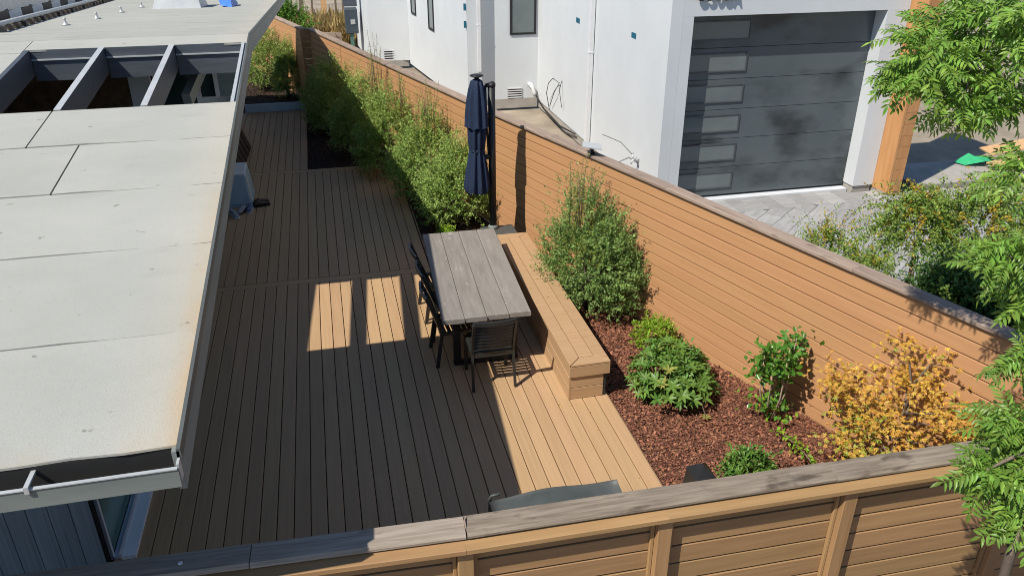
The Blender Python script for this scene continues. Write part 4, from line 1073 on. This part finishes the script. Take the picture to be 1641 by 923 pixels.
for k in range(290):
    mid, top = tips[k % 7]
    low = k > 240
    u = .35 + .65 * g.random()
    p = mid + (top - mid) * u + g.normal(size=3) * np.array([.07, .07, .05])
    if low: p = np.array(cb_) + g.normal(size=3) * np.array([.16, .16, .0]) + np.array([-.06, .02, .1 + .25 * g.random()])
    ax = unit(g.normal(size=3) * np.array([1, 1, .5]) + np.array([0, 0, .15])); nr = unit(g.normal(size=3) * .5 + np.array([-.4, -.3, .9]))
    put('leaf', lc[1] if (low and k % 3 or k % 23 == 0) else lc[0], cm, orient(p, ax, nr, .7 + .6 * g.random()))

P = np.concatenate([m_ + (t_ - m_) * (.4 + .6 * g.random((34, 1))) + g.normal(size=(34, 3)) * .07 for m_, t_ in tips] + [m_ + (np.array(cb_) - m_) * g.random((9, 1)) * .8 + g.normal(size=(9, 3)) * .05 for m_, t_ in tips])
leaf_mesh('foliage', P, unit(g.normal(size=P.shape)), unit(g.normal(size=P.shape) * .5 + np.array([-.4, -.3, .9])), .07, .046, L_CAM, cm)
# yellow maple: five-lobed leaves on flat sprays
mp_ = (4.50, 4.58, .06)
mt = thing('japanese_maple', 'golden yellow japanese maple in the near corner of the bed against the fence', 'tree', mp_)
g = np.random.default_rng(23)
MB().tube([mp_, (4.50, 4.60, .5), (4.53, 4.6, .85), (4.55, 4.6, 1.15)], [.028, .022, .016, .008], 8).build('trunk', BARK, mt)
pads = [((4.34, 4.95, 1.50), (.18, .20, .10)), ((4.50, 4.66, 1.50), (.12, .14, .12)), ((4.36, 4.70, 1.28), (.28, .3, .12)), ((4.15, 5.15, 1.02), (.28, .34, .12)),
        ((4.08, 5.36, .90), (.17, .22, .09)), ((4.45, 4.40, 1.15), (.26, .3, .12)), ((4.35, 4.12, 1.22), (.3, .25, .13)), ((4.2, 4.75, .92), (.3, .34, .12)),
        ((4.22, 5.05, .62), (.26, .3, .14)), ((4.02, 4.95, .50), (.26, .26, .12)), ((4.3, 4.45, .70), (.3, .3, .14)), ((4.4, 4.05, .88), (.26, .22, .12)), ((4.02, 4.55, .55), (.25, .25, .14)),
        ((4.25, 5.35, .72), (.2, .26, .1)), ((4.48, 4.95, 1.15), (.2, .24, .1)), ((4.1, 4.25, .75), (.25, .25, .12)), ((4.55, 4.05, 1.12), (.24, .24, .11)), ((4.5, 3.85, .95), (.26, .24, .12)), ((4.3, 3.85, .72), (.28, .24, .13)), ((4.55, 4.25, .62), (.2, .24, .12)), ((4.0, 4.15, .45), (.3, .25, .14))]
PY = [[], [], []]; PG = [[], [], []]
for i, (c, r) in enumerate(pads):
    c = np.array(c) + np.array([.22, -.09, -.05]); r = np.array(r) * np.array([.92, .92, .9])
    MB().tube([(4.51, 4.6, max(.3, c[2] - .25)), tuple((np.array([4.51, 4.6, c[2] - .1]) + c) / 2), tuple(c - np.array([0, 0, .05]))], [.011, .007, .003], 5).build('branch', BARK, mt)
    nlf = int(140 * (r[0] * r[1] / .06))
    d = g.normal(size=(nlf, 3)) * .55
    p = c + d * r
    gr = (p[:, 2] < .75) & (g.random(nlf) < .45) | (g.random(nlf) < .05)
    for q in range(nlf):
        tgt = PG if gr[q] else PY
        ax0 = unit(np.array([g.normal(), g.normal(), -.15])); nr = unit(g.normal(size=3) * .38 + np.array([-.35, -.35, .9]))
        side = np.cross(nr, ax0)
        for a in (-1.25, -.62, 0, .62, 1.25):
            ax = ax0 * math.cos(a) + side * math.sin(a)
            tgt[0].append(p[q]); tgt[1].append(ax); tgt[2].append((nr, 1.15 - .35 * abs(a)))
for nm, T, m_ in (('foliage', PY, L_MAP), ('green_foliage', PG, L_MAPG)):
    Ln = np.array([q[1] for q in T[2]]) * .041
    leaf_mesh(nm, np.array(T[0]), np.array(T[1]), np.array([q[0] for q in T[2]]), Ln, Ln * .30, m_, mt, fold=.05)
# little plants at the front of the bed
shrub('small bright green shrub just behind the near fence cap', (3.38, 5.02, .06), [((0, 0, .15), (.22, .17, .15), 140, 12, .09, .7)], .06, L_PIER, None, 0, None, 41, wr=.32, nst=3, r0=.008)
g = np.random.default_rng(51)
cr_ = thing('creeping_plant', 'low lime green leafy shoot lying on the mulch beside the maple', 'plant', (4.0, 5.2, .06))
pts = [(3.98, 5.55, .16), (4.0, 5.3, .2), (4.0, 5.05, .22), (4.0, 4.8, .18)]
MB().tube(pts, .006, 6).build('stem', BARK, cr_)
n = 90; u = g.random(n); P = np.array([[np.interp(v, [0, .33, .66, 1], [p[k] for p in pts]) for k in range(3)] for v in u]) + g.normal(size=(n, 3)) * .02
leaf_mesh('foliage', P, unit(g.normal(size=(n, 3)) + np.array([0, 0, .4])), g.normal(size=(n, 3)) * .4 + np.array([0, 0, 1.]), .055, .03, L_LIME, cr_)
lv = thing('creeping_plant', 'small yellow lime seedling flat on the mulch behind the near fence', 'plant', (3.75, 4.8, .06))
n = 60; P = np.array([3.78, 4.85, .1]) + g.normal(size=(n, 3)) * np.array([.1, .07, .02])
leaf_mesh('foliage', P, unit(g.normal(size=(n, 3))), g.normal(size=(n, 3)) * .4 + np.array([0, 0, 1.]), .05, .025, L_LIME, lv)

# ---- hedge shrubs beyond the fence
def hedge(label, base, lumps, mats, seed, size=.030, nst=3):
    t = thing('hedge_shrub', label, 'shrub', base, 'olive and dark green shrubs beyond the fence')
    g = np.random.default_rng(seed)
    nm = {0: 'foliage', 1: 'yellow_foliage'}
    for q, m_ in enumerate(mats):
        PP = []; AA = []; NN = []
        for i, (off, rad, ntw, per, tl, up, dr) in enumerate(lumps):
            nt_ = int(ntw * (1 if q == 0 else .22))
            P, A, N, *_ = twig_cloud(np.array(base) + np.array(off), rad, nt_, per, tl, up, seed * 17 + i + q * 101, droop=dr)
            PP.append(P); AA.append(A); NN.append(N)
        P = np.concatenate(PP); k = P[:, 2] > base[2]; P = P[k]
        ln = size * (.7 + .6 * g.random(len(P)))
        leaf_mesh(nm[q], P, np.concatenate(AA)[k], np.concatenate(NN)[k], ln, ln * .6, m_, t)
    stems(base, [np.array(base) + np.array(l[0]) for l in lumps for _ in range(nst)], .02, parent=t)
    return t
hedge('arching olive yellow shrub beyond the fence in front of the grey pavers', (5.95, 6.25, -.06),
      [((.02, .30, 1.82), (.36, .36, .26), 420, 30, .46, .25, .7), ((.42, -.05, 1.85), (.42, .45, .38), 420, 28, .32, .5, .2), ((.42, -.3, 1.2), (.34, .36, .6), 360, 26, .25, .2, .2)], (L_BARB, L_YEL), 61)
hedge('small olive shrub peeping over the fence cap in front of the pavers', (4.98, 6.2, -.06),
      [((-.08, .30, 1.60), (.14, .34, .22), 170, 24, .24, .5, .1), ((.02, -.20, 1.56), (.16, .36, .22), 170, 24, .22, .5, .1), ((0, 0, 1.1), (.2, .5, .5), 160, 20, .2, .3, 0)], (L_BARB, L_YEL), 62, .024)
hedge('dark green shrub mass beyond the fence behind the maple', (5.85, 5.1, -.06),
      [((-.30, .25, 1.45), (.34, .5, .36), 620, 26, .24, .5, .1), ((.15, .0, 1.55), (.45, .5, .4), 700, 26, .26, .5, .1), ((-.1, -.55, 1.35), (.4, .45, .5), 480, 26, .24, .5, .1), ((0, .1, .9), (.5, .6, .6), 420, 24, .22, .4, .1)], (L_DARK, L_BARB), 63, .036)
hedge('dark leafy shrub beyond the fence at the right edge', (7.2, 5.9, -.06),
      [((0, 0, 1.2), (.7, .8, .9), 480, 24, .3, .5, .1), ((.3, -.6, 1.3), (.7, .6, .8), 320, 24, .3, .5, .1)], (L_DARK, L_BG), 64, .045)
# bush behind the far fence
shrub('bright green bush behind the far sunlit fence at the top of the picture', (-1.0, 26.3, -.1), [((0, 0, 1.1), (.85, .9, .85), 520, 24, .35, .5), ((-.5, .6, 1.4), (.7, .8, .7), 300, 24, .35, .5)], .06, L_BG, None, 0, None, 71, nst=3)

# ---- pinnate-leaved tree at the right, close to the camera
tr = thing('sumac_tree', 'leafy tree with long feathered leaves at the right edge, close to the camera', 'tree', (2.90, 2.1, -.1))
g = np.random.default_rng(91)
def pinnate(seed, n=8, L=.30, ll=.088, m=L_TREE):
    g = np.random.default_rng(seed)
    P = []; A = []; N = []; LL = []
    for i in range(n):
        u = .22 + .75 * i / (n - 1)
        z = -.10 * L * (u ** 2) * 2.2
        for s in (-1, 1):
            P.append((u * L, 0, z)); a = R(58 + g.normal() * 8)
            A.append((math.cos(a), s * math.sin(a), -.35 + g.normal() * .15)); N.append((g.normal() * .2, g.normal() * .2, 1)); LL.append(ll * (1 - .45 * abs(u - .5)) * (.9 + .2 * g.random()))
    P.append((L, 0, -.22 * L)); A.append((1, 0, -.4)); N.append((0, 0, 1)); LL.append(ll * .9)
    P = np.array(P); A = unit(np.array(A)); N = unit(np.array(N)); LL = np.array(LL)
    # leaflets: six-point blades
    side = unit(np.cross(A, N)); nn_ = np.cross(side, A)
    vs = []; fs = []
    for i in range(len(P)):
        p, a_, s_, q, l = P[i], A[i], side[i], nn_[i], LL[i]; w_ = l * .15
        k = len(vs)
        vs += [p, p + a_ * l * .35 + s_ * w_ + q * w_ * .4, p + a_ * l * .35 - q * l * .01, p + a_ * l * .35 - s_ * w_ + q * w_ * .4, p + a_ * l * .7 + s_ * w_ * .7 - q * l * .05, p + a_ * l * .7 - q * l * .08, p + a_ * l * .7 - s_ * w_ * .7 - q * l * .05, p + a_ * l - q * l * .16]
        fs += [(k, k + 1, k + 2), (k, k + 2, k + 3), (k + 1, k + 4, k + 5, k + 2), (k + 2, k + 5, k + 6, k + 3), (k + 4, k + 7, k + 5), (k + 5, k + 7, k + 6)]
    # rachis
    k = len(vs); rs = .0022
    for u in (0, .5, 1.):
        z = -.22 * L * u * u
        vs += [(u * L, -rs, z - .001), (u * L, rs, z - .001), (u * L, 0, z + rs)]
    for i in range(2):
        a = k + i * 3; fs += [(a, a + 3, a + 4, a + 1), (a + 1, a + 4, a + 5, a + 2), (a + 2, a + 5, a + 3, a)]
    me = bpy.data.meshes.new('leaf'); me.from_pydata([tuple(v) for v in vs], [], fs); me.materials.append(m)
    return me
pin = [pinnate(i) for i in range(5)]
trunk = [(2.99, 2.06, -.1), (3.02, 2.17, 1.2), (3.05, 2.24, 1.92), (3.40, 2.54, 2.3), (3.8, 2.95, 2.8), (4.15, 3.5, 3.3), (4.15, 3.95, 3.7), (4.0, 4.28, 4.0)]
MB().tube(trunk, [.032, .028, .024, .022, .022, .02, .016, .01], 8).build('trunk', mat('dark_bark', (.05, .038, .03), (.10, .075, .055), rough=.9, scale=(20, 20, 6), bump=.5), tr)
sprays = [((4.02, 4.31, 4.15), 0.34, 50), ((3.53, 4.11, 3.98), 0.20, 28), ((4.00, 4.05, 3.86), 0.24, 34), ((3.72, 3.98, 3.74), 0.14, 16), ((3.81, 4.43, 4.06), 0.20, 24), ((4.01, 4.00, 4.23), 0.22, 24), ((3.40, 4.16, 3.92), 0.07, 8), ((3.95, 3.62, 3.42), 0.13, 14), ((3.74, 2.98, 2.62), 0.10, 12), ((3.62, 3.28, 3.08), 0.15, 22), ((3.76, 3.14, 2.87), 0.13, 14), ((3.58, 2.93, 2.58), 0.08, 8), ((3.33, 2.66, 2.40), 0.12, 22), ((3.17, 2.48, 2.20), 0.10, 18), ((3.04, 2.50, 2.29), 0.05, 6), ((3.32, 2.48, 2.26), 0.12, 18), ((3.18, 2.34, 2.07), 0.07, 7)]
lc_ = 0; EXV = []; EXF = []; exk = 0
todo = []
for i, (c, r, nn_) in enumerate(sprays):
    c = np.array(c)
    j = min(range(len(trunk)), key=lambda q: np.linalg.norm(np.array(trunk[q]) - c + np.array([0, 0, -.1])))
    b = np.array(trunk[j])
    MB().tube([b, (b + c) / 2 + np.array([0, 0, .04]), c], [.014, .010, .005], 6).build('branch', BARK, tr)
    for k in range(int(nn_ * 2.3)):
        d = unit(g.normal(size=3)); p = c + d * r * np.array([1, 1, .75]) * (.3 + .75 * g.random())
        ax = unit(d * np.array([1, 1, .5]) + np.array([-.3, -.1, -.05]) + g.normal(size=3) * .35)
        nr = unit(g.normal(size=3) * .35 + np.array([-.25, -.3, 1]))
        todo.append((p, orient(p - ax * .08, ax, nr, .55 + .36 * g.random()), k % 5))
todo.sort(key=lambda q: float(np.linalg.norm(q[0] - np.array([0, 0, 4.88]))))
for q, (p, M, k) in enumerate(todo):
    if q < 290: put('leaf', pin[k], tr, M)
    else:
        A = np.array(M); co = np.array([v.co[:] for v in pin[k].vertices]); co = co @ A[:3, :3].T + A[:3, 3]
        EXV.append(co); EXF += [tuple(x_ + exk for x_ in f.vertices) for f in pin[k].polygons]; exk += len(co)
mb = MB(); mb.v = [tuple(v) for v in np.concatenate(EXV)]; mb.f = EXF; mb.sm = [False] * len(EXF)
mb.build('more_leaves', L_TREE, tr, 'stuff')

# ---- fallen leaves on the deck, bench and roof
g = np.random.default_rng(77)
P = np.concatenate([np.stack([2.0 + .6 * g.random(26), 3.6 + 6.5 * g.random(26), np.full(26, .004)], 1), np.stack([-1.6 + 3.4 * g.random(22), 4.5 + 8 * g.random(22), np.full(22, .004)], 1),
                    np.stack([2.24 + .4 * g.random(9), 7.2 + 2.9 * g.random(9), np.full(9, .455)], 1)])
A = g.normal(size=P.shape); A[:, 2] *= .1
o = leaf_mesh('fallen_leaves', P, A, g.normal(size=P.shape) * .2 + np.array([0, 0, 1.]), .018 + .02 * g.random(len(P)), .014, L_MAP, None, 'stuff', M=Matrix.Translation((1.5, 7, 0)))
tag(o, 'few small dry leaves fallen on the deck boards and bench', 'leaves')
